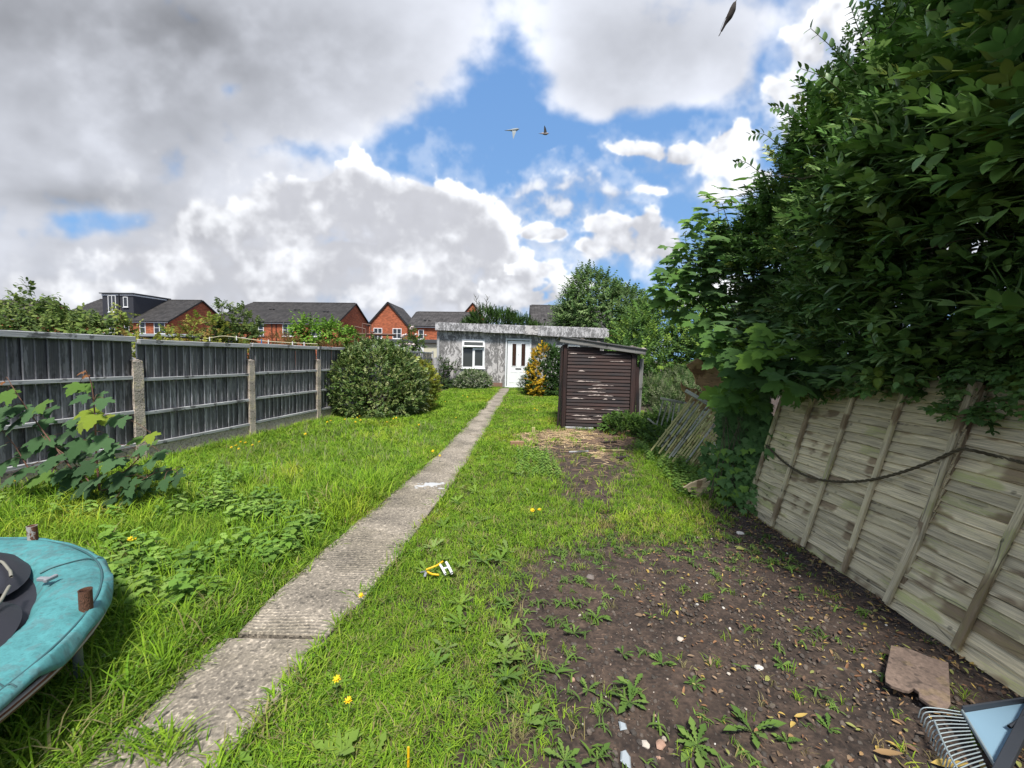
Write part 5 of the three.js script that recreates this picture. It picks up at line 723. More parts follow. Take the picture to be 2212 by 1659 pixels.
{
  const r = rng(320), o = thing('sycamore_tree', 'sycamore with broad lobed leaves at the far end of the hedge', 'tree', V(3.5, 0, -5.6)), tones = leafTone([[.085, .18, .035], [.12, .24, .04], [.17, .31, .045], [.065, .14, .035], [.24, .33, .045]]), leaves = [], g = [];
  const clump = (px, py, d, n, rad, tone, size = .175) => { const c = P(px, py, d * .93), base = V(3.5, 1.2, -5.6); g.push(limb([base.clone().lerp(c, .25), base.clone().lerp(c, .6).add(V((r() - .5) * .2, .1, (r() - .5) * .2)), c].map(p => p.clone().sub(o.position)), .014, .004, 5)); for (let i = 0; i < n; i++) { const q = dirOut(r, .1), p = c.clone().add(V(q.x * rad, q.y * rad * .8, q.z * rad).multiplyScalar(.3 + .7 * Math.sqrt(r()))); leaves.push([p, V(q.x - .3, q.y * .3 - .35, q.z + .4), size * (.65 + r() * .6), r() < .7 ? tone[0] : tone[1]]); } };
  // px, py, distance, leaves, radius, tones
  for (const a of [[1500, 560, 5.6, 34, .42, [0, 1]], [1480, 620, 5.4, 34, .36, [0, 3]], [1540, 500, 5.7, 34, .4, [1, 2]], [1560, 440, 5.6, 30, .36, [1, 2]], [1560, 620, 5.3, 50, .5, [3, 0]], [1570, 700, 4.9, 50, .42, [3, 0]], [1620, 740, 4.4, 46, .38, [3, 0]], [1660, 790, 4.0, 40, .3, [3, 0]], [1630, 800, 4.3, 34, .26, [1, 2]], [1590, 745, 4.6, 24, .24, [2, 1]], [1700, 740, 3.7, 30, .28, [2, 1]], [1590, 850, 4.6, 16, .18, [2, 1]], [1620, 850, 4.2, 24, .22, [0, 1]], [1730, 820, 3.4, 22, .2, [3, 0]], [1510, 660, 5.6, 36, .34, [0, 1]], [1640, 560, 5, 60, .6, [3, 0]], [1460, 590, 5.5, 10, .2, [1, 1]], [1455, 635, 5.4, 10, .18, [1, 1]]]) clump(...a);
  // upright pale tips
  for (const [px, py, d] of [[1550, 435, 5.5], [1480, 500, 5.5], [1567, 470, 5.5]]) { const t = P(px, py, d), b = t.clone().add(V(.06, -.5, 0)); g.push(limb([b, b.clone().lerp(t, .5), t].map(p => p.clone().sub(o.position)), .006, .003, 5)); for (let i = 0; i < 8; i++) { const p = b.clone().lerp(t, .3 + .7 * i / 7), a = i * 1.57; leaves.push([p, V(Math.cos(a), -.25, Math.sin(a) + .3), .07 + (7 - i) * .012, i > 4 ? 4 : 2]); } }
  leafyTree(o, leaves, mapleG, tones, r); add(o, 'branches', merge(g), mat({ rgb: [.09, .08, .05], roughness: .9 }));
  add(o, 'trunk', limb([V(0, 0, 0), V(-.05, .8, .05), V(-.1, 1.8, .1), V(-.3, 2.8, .2)], .08, .03, 8), barkMat);
}
// ---- ivy over the diamond trellis
{
  const r = rng(330), o = thing('ivy', 'dark ivy cascading over the trellis beside the leaning panel', 'ivy', G(1580, 1090)), tones = leafTone([[.11, .22, .065], [.08, .16, .05], [.15, .27, .09], [.21, .36, .065]]), leaves = [], vines = [];
  const fill = (px0, py0, px1, py1, d0, d1, n, size, tn, thick = .2) => { for (let i = 0; i < n; i++) { const u = r(), v = r(), p = P(lerp(px0, px1, u), lerp(py0, py1, v), lerp(d0, d1, u) + (r() - .5) * thick + (1 - v) * .25); if (p.y < .03) continue; leaves.push([p, V(-.35 + (r() - .5), -.6 + (r() - .5) * .6, .55), size * (.6 + r() * .7), tn[Math.floor(r() * tn.length)]]); } };
  fill(1550, 890, 1665, 990, 4.5, 3.75, 460, .095, [0, 1, 1, 2], .3); fill(1515, 950, 1640, 1100, 4.4, 3.75, 330, .08, [0, 1, 2], .3); fill(1590, 1000, 1640, 1130, 3.9, 3.65, 170, .07, [0, 2], .15); fill(1560, 870, 1620, 960, 4.8, 4.4, 240, .08, [0, 2, 3], .3); fill(1450, 1010, 1560, 1070, 5.2, 4.4, 220, .06, [0, 2, 3], .3); fill(1530, 860, 1575, 890, 5.4, 5.1, 30, .08, [2, 3], .2); fill(1550, 830, 1660, 900, 4.8, 3.9, 260, .09, [0, 1, 2], .4); fill(1640, 1120, 1720, 1165, 3.55, 3.2, 70, .045, [0, 2], .1); fill(1700, 1160, 1760, 1190, 3.2, 2.95, 40, .04, [0, 2], .1); fill(1490, 1060, 1600, 1110, 4.2, 3.8, 110, .05, [0, 1, 2], .2); fill(1530, 960, 1630, 1110, 4.0, 3.6, 170, .07, [0, 2, 2, 3], .1);
  leafyTree(o, leaves, ivyG, tones, r); for (let i = 0; i < 16; i++) { const a = P(1520 + r() * 120, 1090, 4), b = P(1560 + r() * 90, 900, 4.2); vines.push(limb([V(a.x, .02, a.z), a.clone().lerp(b, .5).add(V((r() - .5) * .2, 0, 0)), b].map(p => p.clone().sub(o.position)), .006, .002, 4)); } add(o, 'vines', merge(vines), barkMat);
}
// ---- sycamore sapling at the left fence
{
  const r = rng(340), base = G(215, 1098), o = thing('sycamore_sapling', 'young sycamore sapling with large leaves in front of the left fence', 'sapling', base), tones = leafTone([[.055, .12, .045], [.075, .15, .06], [.10, .19, .035], [.20, .27, .03], [.22, .09, .03], [.04, .085, .035]]), leaves = [], g = [];
  const d0 = -base.z; const stem = (list, w) => { const p = list.map(([x, y, k]) => P(x, y, k ?? d0)); g.push(limb(p.map(q => q.clone().sub(base)), w, w * .35, 6)); return new THREE.CatmullRomCurve3(p); };
  const s1 = stem([[215, 1060], [208, 980], [205, 900], [195, 820], [183, 800]], .009), s2 = stem([[190, 1060], [130, 980], [70, 900], [30, 840], [15, 815]], .008), s3 = stem([[225, 1050], [290, 1000], [320, 955], [325, 935]], .007), s4 = stem([[220, 1060], [290, 1045], [340, 1020], [375, 1015]], .006), s5 = stem([[200, 1050], [150, 990], [110, 960], [90, 940]], .006), s6 = stem([[60, 1010], [30, 960], [5, 930]], .006);
  const leafAt = (px, py, sz, tn, d = d0) => { const p = P(px, py, d + (r() - .5) * .3); leaves.push([p, V((r() - .5) * 1.7, -.45 - r() * .4, .45 + r() * .5), sz * 1.12, tn]); };
  for (const a of [[183, 802, .055, 4], [190, 810, .05, 4], [172, 828, .13, 2], [200, 832, .11, 2], [190, 855, .12, 0], [215, 850, .10, 1], [225, 860, .12, 1], [190, 885, .14, 3], [205, 895, .15, 3], [180, 905, .13, 3], [225, 900, .12, 3], [245, 900, .12, 1], [265, 902, .11, 1], [160, 905, .11, 1], [205, 930, .16, 0], [235, 945, .16, 1], [255, 960, .16, 1], [180, 950, .17, 0], [160, 965, .17, 5], [225, 975, .15, 0], [250, 990, .15, 1], [205, 1000, .15, 5], [180, 1010, .17, 0], [150, 1010, .18, 0], [165, 1030, .18, 1], [225, 1025, .17, 0], [260, 1020, .16, 1], [200, 1045, .17, 5], [240, 1050, .17, 0], [280, 1040, .15, 0], [120, 985, .15, 0], [100, 1000, .13, 1], [130, 960, .14, 5], [105, 940, .16, 1], [85, 945, .15, 0], [140, 935, .14, 1], [165, 925, .12, 5], [65, 965, .13, 5], [110, 1020, .13, 2], [30, 850, .14, 2], [15, 845, .12, 2], [10, 825, .05, 4], [50, 875, .15, 1], [25, 880, .15, 0], [75, 880, .15, 1], [65, 895, .12, 2], [90, 870, .13, 2], [110, 880, .12, 0], [45, 905, .15, 5], [15, 910, .14, 0], [5, 880, .13, 1], [100, 905, .13, 1], [10, 960, .13, 5], [35, 985, .12, 0], [5, 1000, .13, 0], [60, 1010, .13, 0], [75, 1030, .12, 2], [30, 1030, .12, 1], [325, 937, .11, 3], [308, 945, .12, 2], [340, 950, .11, 2], [318, 965, .12, 1], [300, 970, .11, 0], [345, 975, .10, 1], [330, 990, .12, 1], [300, 1005, .14, 0], [345, 1010, .13, 1], [370, 1015, .12, 1], [385, 1025, .12, 5], [395, 1012, .11, 1], [320, 1025, .14, 5], [355, 1035, .12, 0], [285, 1010, .13, 1], [270, 1030, .14, 5], [315, 1045, .12, 0], [290, 1065, .13, 0], [250, 1075, .13, 5], [210, 1070, .14, 0], [180, 1070, .14, 5], [230, 1085, .12, 0]]) leafAt(...a);
  for (let i = 0; i < 10; i++) leafAt(60 + r() * 260, 960 + r() * 110, .10 + r() * .06, [0, 5, 5, 1][Math.floor(r() * 4)], d0 + .25);
  leafyTree(o, leaves, mapleG, tones, r); leaves.forEach(([p]) => { const c = [s1, s2, s3, s4, s5, s6]; let best = null, bd = 9; for (const k of c) for (let t = 0; t <= 1.001; t += .1) { const q = k.getPoint(t), e = q.distanceTo(p); if (e < bd) { bd = e; best = q; } } if (bd < .6) g.push(limb([best, best.clone().lerp(p, .5).add(V(0, .02, 0)), p].map(q => q.clone().sub(base)), .0025, .0018, 4)); });
  add(o, 'stems', merge(g), mat({ rgb: [.15, .075, .05], roughness: .8 }));
}
// ---------------------------------------------------------------- nettles, weeds, flowers, litter, tools, birds
{
  const r = rng(500), plant = [0, 1, 2].map(i => { const q = rng(510 + i), l = []; for (let k = 0; k < 5; k++) for (const s of [-1, 1]) { const a = k * 1.57 + i, h = .05 + k * .035; l.push(nettleG.clone().applyMatrix4(orient(V(0, h, 0), V(Math.cos(a) * s, .1 - q() * .3, Math.sin(a) * s), V(0, 1, 0), .075 * (1.1 - k * .13)))); } const st = new THREE.CylinderGeometry(.0015, .003, .2, 4).translate(0, .1, 0); st.deleteAttribute('uv'); return mergeGeometries([...l, st].map(g => { const o = g.index ? g.toNonIndexed() : g; o.deleteAttribute('uv'); return o; })); });
  const mats = plant.map(() => []), cols = plant.map(() => []), C = [[.15, .28, .04], [.19, .33, .05], [.13, .25, .04], [.23, .36, .07]];
  const put = (x, d, s) => { const k = Math.floor(r() * 3); mats[k].push(new THREE.Matrix4().makeRotationY(r() * 6.28).multiply(new THREE.Matrix4().makeRotationX((r() - .5) * .5)).scale(V(s, s, s)).setPosition(x, -.01, -d)); cols[k].push(mixCol(r, C, .2)); };
  for (let i = 0; i < 2600; i++) { const x = -3.4 + r() * 2.3, d = 1.7 + r() * 2.3; if (nettlePatch(x, d) > .75 || x > along(edgeL, d) - .05 || fb0(x * 3, d * 3 + 5, 2) < .45) continue; put(x, d, .5 + r() * r() * .8); }
  for (let i = 0; i < 260; i++) { const d = 3.1 + r() * 1.5, x = -4.3 + r() * 1.6; put(x, d, .5 + r() * .5); }
  for (let i = 0; i < 130; i++) { const d = 4.6 + r() * 1.4, x = .1 + r() * .5; put(x, d, .35 + r() * .3); }
  for (let i = 0; i < 420; i++) { const d = 4.0 + r() * 2.6, x = 1.75 + r() * .8 + (d - 4) * .1; put(x, d, .4 + r() * .4); }
  const o = new THREE.Group(); o.name = 'nettles'; o.userData.kind = 'stuff'; tag(o, 'pale green nettle patch between the sapling and the path', 'nettles'); scene.add(o); plant.forEach((g, k) => instances(o, 'nettle_plants', g, leafMat, mats[k], cols[k]));
}
// rosettes of dandelion and plantain in the bare soil
{
  const r = rng(520), dl = leafFan(DANDELION, 1, .30, .1), pl = leafOvate(1, .22, .35, .2, 5), tones = leafTone([[.13, .23, .045], [.17, .27, .06], [.09, .17, .035], [.11, .20, .04]]);
  const build = (name, label, group, px, py, size, kind) => { const c = G(px, py); c.y = groundY(c.x, -c.z) + .002; const o = thing(name, label, 'weed', c, r() * 6.28, group), n = 5 + Math.floor(r() * 9); for (let k = 0; k < n; k++) { const a = k * 2.4 + r() * 1.6, l = add(o, 'leaf', kind ? pl : dl, tones[Math.floor(r() * 4)]); orient(V(0, .004, 0), V(Math.cos(a), .12 + r() * .8, Math.sin(a)), V(r() - .5, 1.4, r() - .5), V(size * .8, size * 1.3, size).multiplyScalar(.3 + r() * .55)).decompose(l.position, l.quaternion, l.scale); } return o; };
  const dand = [[1625, 1580, .15], [1505, 1610, .13], [1290, 1330, .10], [1240, 1365, .09], [1345, 1415, .08], [1430, 1435, .08], [1370, 1490, .12], [1360, 1520, .12], [1500, 1480, .08], [1270, 1490, .07], [1410, 1330, .06], [1790, 1570, .08], [1690, 1430, .07], [1700, 1600, .06], [1220, 1640, .12], [1290, 1640, .1], [1060, 1640, .11], [1000, 1500, .1], [1130, 1560, .12]];
  const which = { 1625: 'largest dandelion rosette in the soil, left of the orange-yellow leaf', 1505: 'broad dandelion rosette at the bottom edge right of the glass shards', 1370: 'upper of two dandelion rosettes just above the glass shards', 1360: 'lower of two dandelion rosettes just above the glass shards', 1790: 'lone dandelion rosette nearest the rake tines', 1290: 'dandelion rosette highest up the bare soil, near the grass edge', 1690: 'small dandelion rosette left of the notched tile', 1000: 'dandelion rosette in the grass between path and soil' };
  dand.forEach(([x, y, s]) => build('dandelion', which[x] && !(x === 1290 && y > 1400) ? which[x] : 'jagged-leaved dandelion rosette growing in the bare soil', 'dandelion rosettes in the soil', x, y, s, 0));
  { // rosettes among the lawn grass
    const list = []; for (let k = 0; k < 8; k++) list.push((k % 2 ? dl : pl).clone().applyMatrix4(orient(V(0, .02, 0), V(Math.cos(k * 2.4), .3 + (k % 3) * .3, Math.sin(k * 2.4)), V(0, 1, 0), .09 + (k % 3) * .02))); const gg = mergeGeometries(list.map(g => g.toNonIndexed())), ms = [], cs = [];
    for (let i = 0; i < 150; i++) { const d = 1.1 + Math.pow(r(), 1.3) * 6, x = r() < .6 ? along(edgeR, d) + .05 + r() * .9 : along(edgeL, d) - .05 - r() * 2.2; if (inPoly(x, d, SOIL) || nettlePatch(x, d) < .8) continue; const s = .35 + r() * .45; ms.push(new THREE.Matrix4().makeRotationY(r() * 6.28).scale(V(s, s, s)).setPosition(x, groundY(x, d) + .01, -d)); cs.push(mixCol(r, [[.15, .26, .04], [.19, .30, .05], [.12, .22, .04], [.20, .29, .08]], .2)); }
    const lo = new THREE.Group(); lo.name = 'lawn_weeds'; lo.userData.kind = 'stuff'; tag(lo, 'broad-leaved weeds mixed through the lawn grass', 'weeds'); scene.add(lo); instances(lo, 'weed_rosettes', gg, leafMat, ms, cs); }
  for (const [x, y, s] of [[1200, 1450, .11], [1150, 1370, .10], [1210, 1300, .08], [1190, 1210, .07], [1325, 1245, .07], [1270, 1195, .07], [1440, 1230, .06], [1160, 1430, .09], [1090, 1420, .09], [1120, 1500, .09], [1250, 1250, .07], [1375, 1195, .06], [1480, 1200, .06], [1540, 1235, .06], [1400, 1170, .06], [1180, 1560, .09], [1080, 1350, .09], [1340, 1180, .07], [1290, 1215, .06], [1600, 1440, .05], [1640, 1300, .05]]) build('plantain_weed', 'narrow-leaved plantain rosette at the edge of the bare soil', 'plantain rosettes by the soil', x, y, s, 1);
  // loose low weeds scattered over the soil edge
  const m2 = [], c2 = [], low = tuft(rng(5), 7, .04, .008, .03, 1.4); for (let i = 0; i < 2600; i++) { const x = -.3 + r() * 2.4, d = 1.1 + r() * 2.8, dens = inPoly(x, d, SOIL) ? .13 + sstep(2.3, 3.1, d) * .5 + sstep(.7, .1, x) * .25 : .8; if (r() > dens || fb0(x * 5 + 2, d * 5 + 3, 2) < .44) continue; m2.push(new THREE.Matrix4().makeRotationY(r() * 6.28).scale(V(1, .8, 1).multiplyScalar(.5 + r() * .9)).setPosition(x, groundY(x, d), -d)); c2.push(mixCol(r, [[.12, .21, .035], [.15, .25, .05], [.10, .17, .04]], .25)); }
  const o = new THREE.Group(); o.name = 'seedling_weeds'; o.userData.kind = 'stuff'; tag(o, 'scattered small green weeds over the bare soil', 'weeds'); scene.add(o); instances(o, 'weed_tufts', low, leafMat, m2, c2);
}
// yellow flowers in the lawn
{
  const r = rng(540), head = (() => { const l = []; for (let k = 0; k < 14; k++) l.push(leafOvate(.018, .006, -.1, .1, 3).applyMatrix4(orient(V(0, 0, 0), V(Math.cos(k * 2.4), .15 + (k % 3) * .45, Math.sin(k * 2.4)), V(0, 1, 0), 1))); return mergeGeometries(l); })(), ym = mat({ rgb: [.75, .52, .01], roughness: .8, side: THREE.DoubleSide }), sm = mat({ rgb: [.10, .18, .04], roughness: .9 });
  const list = [[780, 1287, 1], [728, 1468, 1], [752, 1515, 1], [1150, 1103], [1165, 1102], [510, 963], [500, 967], [516, 970], [707, 912], [715, 909], [762, 905], [772, 903], [768, 912], [779, 908], [777, 899], [745, 906], [850, 905], [856, 903], [836, 912], [905, 918], [870, 893], [948, 870], [962, 868], [840, 868], [1155, 883], [1160, 886], [935, 975], [950, 985], [560, 955], [530, 957], [545, 962], [520, 955], [35, 1038], [282, 1165], [290, 1168], [985, 903], [1000, 855], [1010, 858], [660, 938]];
  const own = { '780,1287': 'yellow flower leaning over the right edge of the path', '728,1468': 'upper of two yellow flowers in the near grass right of the path', '752,1515': 'lower of two yellow flowers in the near grass right of the path', '1150,1103': 'left flower of the yellow pair in the grass above the soil', '1165,1102': 'right flower of the yellow pair in the grass above the soil', '35,1038': 'yellow flower at the left edge below the sapling', '935,975': 'upper yellow flower by the left edge of the path', '950,985': 'lower yellow flower by the left edge of the path', '282,1165': 'left yellow flower in the nettles above the trampoline', '290,1168': 'right yellow flower in the nettles above the trampoline' };
  list.forEach(([px, py, big]) => { const h = big ? .12 : .10 + r() * .05, g = G(px, py, h), o = thing('yellow_flower', own[`${px},${py}`] ?? 'small yellow dandelion-like flower on a thin stem by the fence or round bush', 'flower', V(g.x, 0, g.z), 0, 'yellow flowers in the lawn'), hd = add(o, 'bloom', head, ym, V(0, h, 0)); hd.scale.setScalar((big ? 1.0 : 1.2) * (.9 + r() * .4)); hd.rotation.x = r() * .5; add(o, 'stem', limb([V((r() - .5) * .04, 0, (r() - .5) * .04), V(0, h * .5, 0), V(0, h, 0)], .0014, .0012, 4), sm); });
  // seed heads and dry grass flowers
  const dry = [], dc = [], sg = tuft(rng(8), 5, .22, .004, .05, .5); for (let i = 0; i < 260; i++) { const x = -3.6 + r() * 2.6, d = 4 + r() * 4; if (x > along(edgeL, d) - .1) continue; dry.push(new THREE.Matrix4().makeRotationY(r() * 6).scale(V(1, .6 + r() * .6, 1)).setPosition(x, 0, -d)); dc.push(mixCol(r, [[.34, .32, .2], [.28, .3, .15]], .2)); } const o = new THREE.Group(); o.name = 'seed_grass'; o.userData.kind = 'stuff'; tag(o, 'pale dry seed-head grass in the left lawn', 'grass'); scene.add(o); instances(o, 'seed_stalks', sg, leafMat, dry, dc);
}
// fallen leaves, pebbles, wood litter
{
  const r = rng(560), lg = [0, 1, 2].map(i => leafOvate(1, .3 + i * .08, -.35 + i * .3, .5, 4)), tones = [[.20, .10, .045], [.26, .16, .07], [.17, .08, .035], [.40, .28, .07], [.22, .15, .09], [.13, .075, .045], [.24, .25, .07], [.10, .07, .05], [.15, .10, .06]], M = lg.map(() => []), Cc = lg.map(() => []), big = [];
  for (let i = 0; i < 3600; i++) { const d = .9 + r() * 3.2, k = Math.pow(r(), 2.0), x = 2.24 - k * 1.5, yy = .006 + r() * .012; if (x < .3 && r() < .7) continue; const a = r() * 6.28, s = .012 + r() * r() * .036, m = orient(V(x, groundY(x, d) + yy, -d), V(Math.cos(a), (r() - .4) * .5, Math.sin(a)), V((r() - .5) * .9, 1, (r() - .5) * .9), s), c = mixCol(r, tones, .25), j = Math.floor(r() * 3); if (big.length < 150 && d < 2.6 && s > .03) big.push([m, c, j]); else { M[j].push(m); Cc[j].push(c); } }
  const o = new THREE.Group(); o.name = 'leaf_litter'; o.userData.kind = 'stuff'; tag(o, 'brown and yellow leaf litter along the foot of the leaning panels', 'leaf litter'); scene.add(o); lg.forEach((g, k) => instances(o, 'dry_leaves', g, mat({ roughness: .8, side: THREE.DoubleSide }), M[k], Cc[k]));
  const bm = tones.map(t => mat({ rgb: t, roughness: .75, side: THREE.DoubleSide })); big.forEach(([m, c, j]) => { const l = single('fallen_leaf', 'curled brown or yellow fallen leaf lying on the dark soil', 'leaf', lg[j], bm[Math.floor(r() * bm.length)], null, 'larger fallen leaves on the soil'); m.decompose(l.position, l.quaternion, l.scale); });
  for (const [px, py, dx, dz, s, t, lb] of [[2010, 1645, 1, .35, .10, 3, 'long bright yellow fallen leaf lying beside the rake tines'], [1885, 1622, 1, .5, .085, 1, 'long curled orange-brown fallen leaf left of the rake'], [1590, 1185, 1, -.1, .09, 6, 'broad pale yellow-green fallen leaf on the soil near the leaning panel'], [1715, 1550, 1, .05, .05, 3, 'bright orange-yellow leaf lying between two dandelion rosettes']]) { const p = G(px, py), l = single('fallen_leaf', lb, 'leaf', lg[t === 6 ? 2 : 0], bm[t]); orient(V(p.x, groundY(p.x, -p.z) + .016, p.z), V(dx, .05, dz), V(.1, 1, .2), s).decompose(l.position, l.quaternion, l.scale); }
  // pebbles
  const pg = [0, 1, 2, 3].map(i => { const g = new THREE.IcosahedronGeometry(1, 1), p = g.attributes.position; for (let k = 0; k < p.count; k++) { const f = .75 + .5 * vn(p.getX(k) * 1.7 + i * 9 + 5, p.getY(k) * 1.7 + p.getZ(k) * 1.3 + 5); p.setXYZ(k, p.getX(k) * f, p.getY(k) * f * .6, p.getZ(k) * f * .8); } g.computeVertexNormals(); return g; }), PM = pg.map(() => []), PC = pg.map(() => []), PT = [[.34, .29, .24], [.46, .41, .35], [.24, .18, .14], [.34, .21, .15], [.52, .50, .46], [.16, .135, .12]], CL = [[.075, .06, .05], [.06, .05, .042], [.10, .08, .065], [.05, .042, .036]], keep = [];
  for (let i = 0; i < 7500; i++) { const x = -.1 + r() * 2.3, d = .9 + Math.pow(r(), 1.3) * 3; if (!inPoly(x, d, SOIL)) continue; const clod = i > 600, s = clod ? .003 + Math.pow(r(), 3) * .011 : .0022 + Math.pow(r(), 5) * .0095, k = Math.floor(r() * 4), m = new THREE.Matrix4().makeRotationFromEuler(new THREE.Euler(r() * .5, r() * 6, r() * .5)).scale(V(s, s, s)).setPosition(x, groundY(x, d) + s * .25, -d); if (!clod && s > .006 && keep.length < 60) keep.push([m, k]); else { PM[k].push(m); PC[k].push(mixCol(r, clod ? CL : PT, .25)); } }
  const po = new THREE.Group(); po.name = 'soil_pebbles'; po.userData.kind = 'stuff'; tag(po, 'crumbs of earth and tiny pebbles scattered over the bare soil', 'pebbles'); scene.add(po); pg.forEach((g, k) => instances(po, 'pebbles', g, mat({ roughness: .85 }), PM[k], PC[k]));
  const pm = PT.map(t => mat({ rgb: t, roughness: .8 })); keep.forEach(([m, k]) => { const l = single('pebble', 'small pale pebble lying on the bare soil', 'pebble', pg[k], pm[Math.floor(r() * 5)], null, 'larger pebbles on the soil'); m.decompose(l.position, l.quaternion, l.scale); });
  for (const [px, py, s, t, lb] of [[1427, 1612, .022, 3, 'smooth reddish-brown round stone near the glass shard'], [1640, 1440, .02, 4, 'flat off-white stone on the soil'], [1275, 1243, .03, 5, 'flat grey stone at the upper edge of the soil'], [1395, 1610, .018, 1, 'cream stone chip beside the glass shard'], [1470, 1380, .02, 1, 'cream angular stone in the middle of the soil'], [1600, 1150, .03, 4, 'white curved shell-like scrap near the leaning panel foot']]) { const p = G(px, py), l = single('stone', lb, 'stone', pg[t % 4], pm[t], V(p.x, groundY(p.x, -p.z) + s * .3, p.z)); l.scale.set(s, s * .8, s); l.rotation.y = r() * 6; }
  // shards of pale glass
  const shard = (pts, lb) => { const p = pts.map(([x, y]) => G(x, y, .012)), g = slabFrom(p.map(q => [q.x, q.z]), .006, .0125); single('glass_shard', lb, 'shard', g, mat({ rgb: [.32, .36, .39], roughness: .15 })); }; shard([[1341, 1620], [1352, 1616], [1362, 1632], [1364, 1659], [1354, 1652], [1340, 1640]], 'large pale grey glass shard at the bottom of the soil'); shard([[1336, 1555], [1352, 1560], [1355, 1572], [1340, 1575]], 'small pale glass shard half under a dandelion');
  // straw, chips and splinters over the dirt patch
  const ch = cbox(1, .12, .12, .02), CM = [], CC = [], sticks = []; for (let i = 0; i < 15000; i++) { const x = -.05 + r() * 2.7, d = 4 + r() * 4.5; if (!inPoly(x, d, DIRT)) continue; const straw = sstep(5.6, 7.0, d + (fb0(x * 2, d * 2, 2) - .5) * 2); if (r() > .12 + straw) continue; const a = (r() - .5) * 1.6 + (r() < .3 ? 1.5 : 0), L = (.03 + Math.pow(r(), 3) * .16), w = .12 + r() * .5; const m = orient(V(x, groundY(x, d) + .008 + r() * .012, -d), V(Math.cos(a + 1.57), (r() - .5) * .15, Math.sin(a + 1.57)), V(0, 1, 0), V(L, L * w * .5, L * w)); CM.push(m); const lt = fb0(x * 1.5 + 4, d * 1.5, 2) + (d > 6.6 && x < 1.2 ? .15 : -.05); CC.push(mixCol(r, lt > .5 ? [[.50, .36, .20], [.42, .29, .16], [.58, .44, .26]] : [[.20, .13, .09], [.28, .18, .12], [.14, .10, .08], [.36, .25, .15]], .25)); }
  const co = new THREE.Group(); co.name = 'wood_litter'; co.userData.kind = 'stuff'; tag(co, 'straw and wood chips strewn before the dark brown shed', 'wood chips'); scene.add(co); instances(co, 'chips', ch, mat({ roughness: .95 }), CM, CC);
  const pk = (px, py, L, w, a, lb, t) => { const p = G(px, py), o = single('plank_offcut', lb, 'offcut', cbox(L, .018, w, .003, 0, r(), r()), t, V(p.x, .018, p.z)); o.rotation.y = a; o.rotation.z = .03; };
  pk(1315, 957, .28, .06, .2, 'dark splintered plank offcut on the wood chips, near the weeds', brownOld); pk(1325, 975, .35, .04, -.1, 'pale flat plank offcut on the wood chips', mossSlat); pk(1250, 978, .30, .03, .12, 'thin pale batten offcut in the middle of the dirt', railMat); pk(1345, 990, .22, .05, .5, 'short reddish plank offcut at the right edge of the dirt', brownMat);
  // half-buried perforated brick
  { const p = G(1116, 962), o = thing('brick', 'half-buried brown brick with holes at the edge of the dirt patch', 'brick', V(p.x, .02, p.z), .15), bm2 = mat({ rgb: [.28, .17, .10], roughness: .95, bumpMap: concTex.bumpMap, bumpScale: .004 }), s = new THREE.Shape([[-.105, -.05], [.105, -.05], [.105, .05], [-.105, .05]].map(q => new THREE.Vector2(...q))); for (const x of [-.06, 0, .06]) s.holes.push(new THREE.Path().absarc(x, 0, .018, 0, 6.28, true)); add(o, 'body', new THREE.ExtrudeGeometry(s, { depth: .065, bevelEnabled: true, bevelSize: .003, bevelThickness: .003, bevelSegments: 1 }), bm2); }
  { const p = G(1152, 938), st = single('timber_stump', 'short sawn timber stub standing at the top of the dirt patch', 'stump', cbox(.06, .14, .06, .006, 1), mossSlat, V(p.x, .06, p.z)); }
  { const p = G(1480, 1046, .05), o = thing('orange_tub', 'small orange plastic tub lid beside the small splintered board', 'lid', V(p.x, .03, p.z)); add(o, 'body', new THREE.LatheGeometry([[0, .03], [.03, .03], [.034, .024], [.034, 0], [.03, 0], [.03, .02], [0, .02]].map(q => new THREE.Vector2(...q)), 16), mat({ rgb: [.65, .12, .02], roughness: .4 })); o.rotation.z = .5; }
}
// tall mullein-like weed before the brown shed
{ const p = P(1335, 925, 7.6), r = rng(580), o = thing('tall_weed', 'single upright leafy weed standing before the brown shed front', 'weed', V(p.x, 0, -7.6)), t = leafTone([[.11, .18, .06], [.15, .22, .09]]); for (let k = 0; k < 34; k++) { const h = .06 + k * .0135, a = k * 2.4, l = add(o, 'leaf', ovN, t[k % 2]); orient(V(0, h, 0), V(Math.cos(a), .35, Math.sin(a)), V(0, 1, 0), .11 * (1.15 - k / 44)).decompose(l.position, l.quaternion, l.scale); } add(o, 'stem', limb([V(0, 0, 0), V(.01, .25, 0), V(0, .52, 0)], .007, .003, 5), mat({ rgb: [.14, .18, .08], roughness: .9 })); }
// notched clay tile
{
  const px = [[1924, 1399], [1965, 1408], [2005, 1425], [2048, 1438], [2051, 1480], [2054, 1520], [2046, 1530], [2032, 1528], [2008, 1518], [1986, 1503], [1984, 1492], [1974, 1485], [1964, 1490], [1950, 1487], [1926, 1478], [1913, 1470], [1912, 1455]], y = .035, p = px.map(([a, b]) => G(a, b, y)), c = p.reduce((a, b) => a.add(b), V(0, 0, 0)).multiplyScalar(1 / p.length), s = new THREE.Shape(p.map(q => new THREE.Vector2(q.x - c.x, -(q.z - c.z)))), g = new THREE.ExtrudeGeometry(s, { depth: .010, bevelEnabled: true, bevelSize: .003, bevelThickness: .003, bevelOffset: -.003, bevelSegments: 2, curveSegments: 6 }); g.rotateX(-Math.PI / 2); grainUV(g, 2);
  single('clay_tile', 'brown clay roof tile with a notch lying on the soil near the rake', 'tile', g, textured(concTex, .0012, .85, { color: lin(.36, .30, .27) }), V(c.x, .024, c.z)).rotation.set(.04, 0, .05);
}
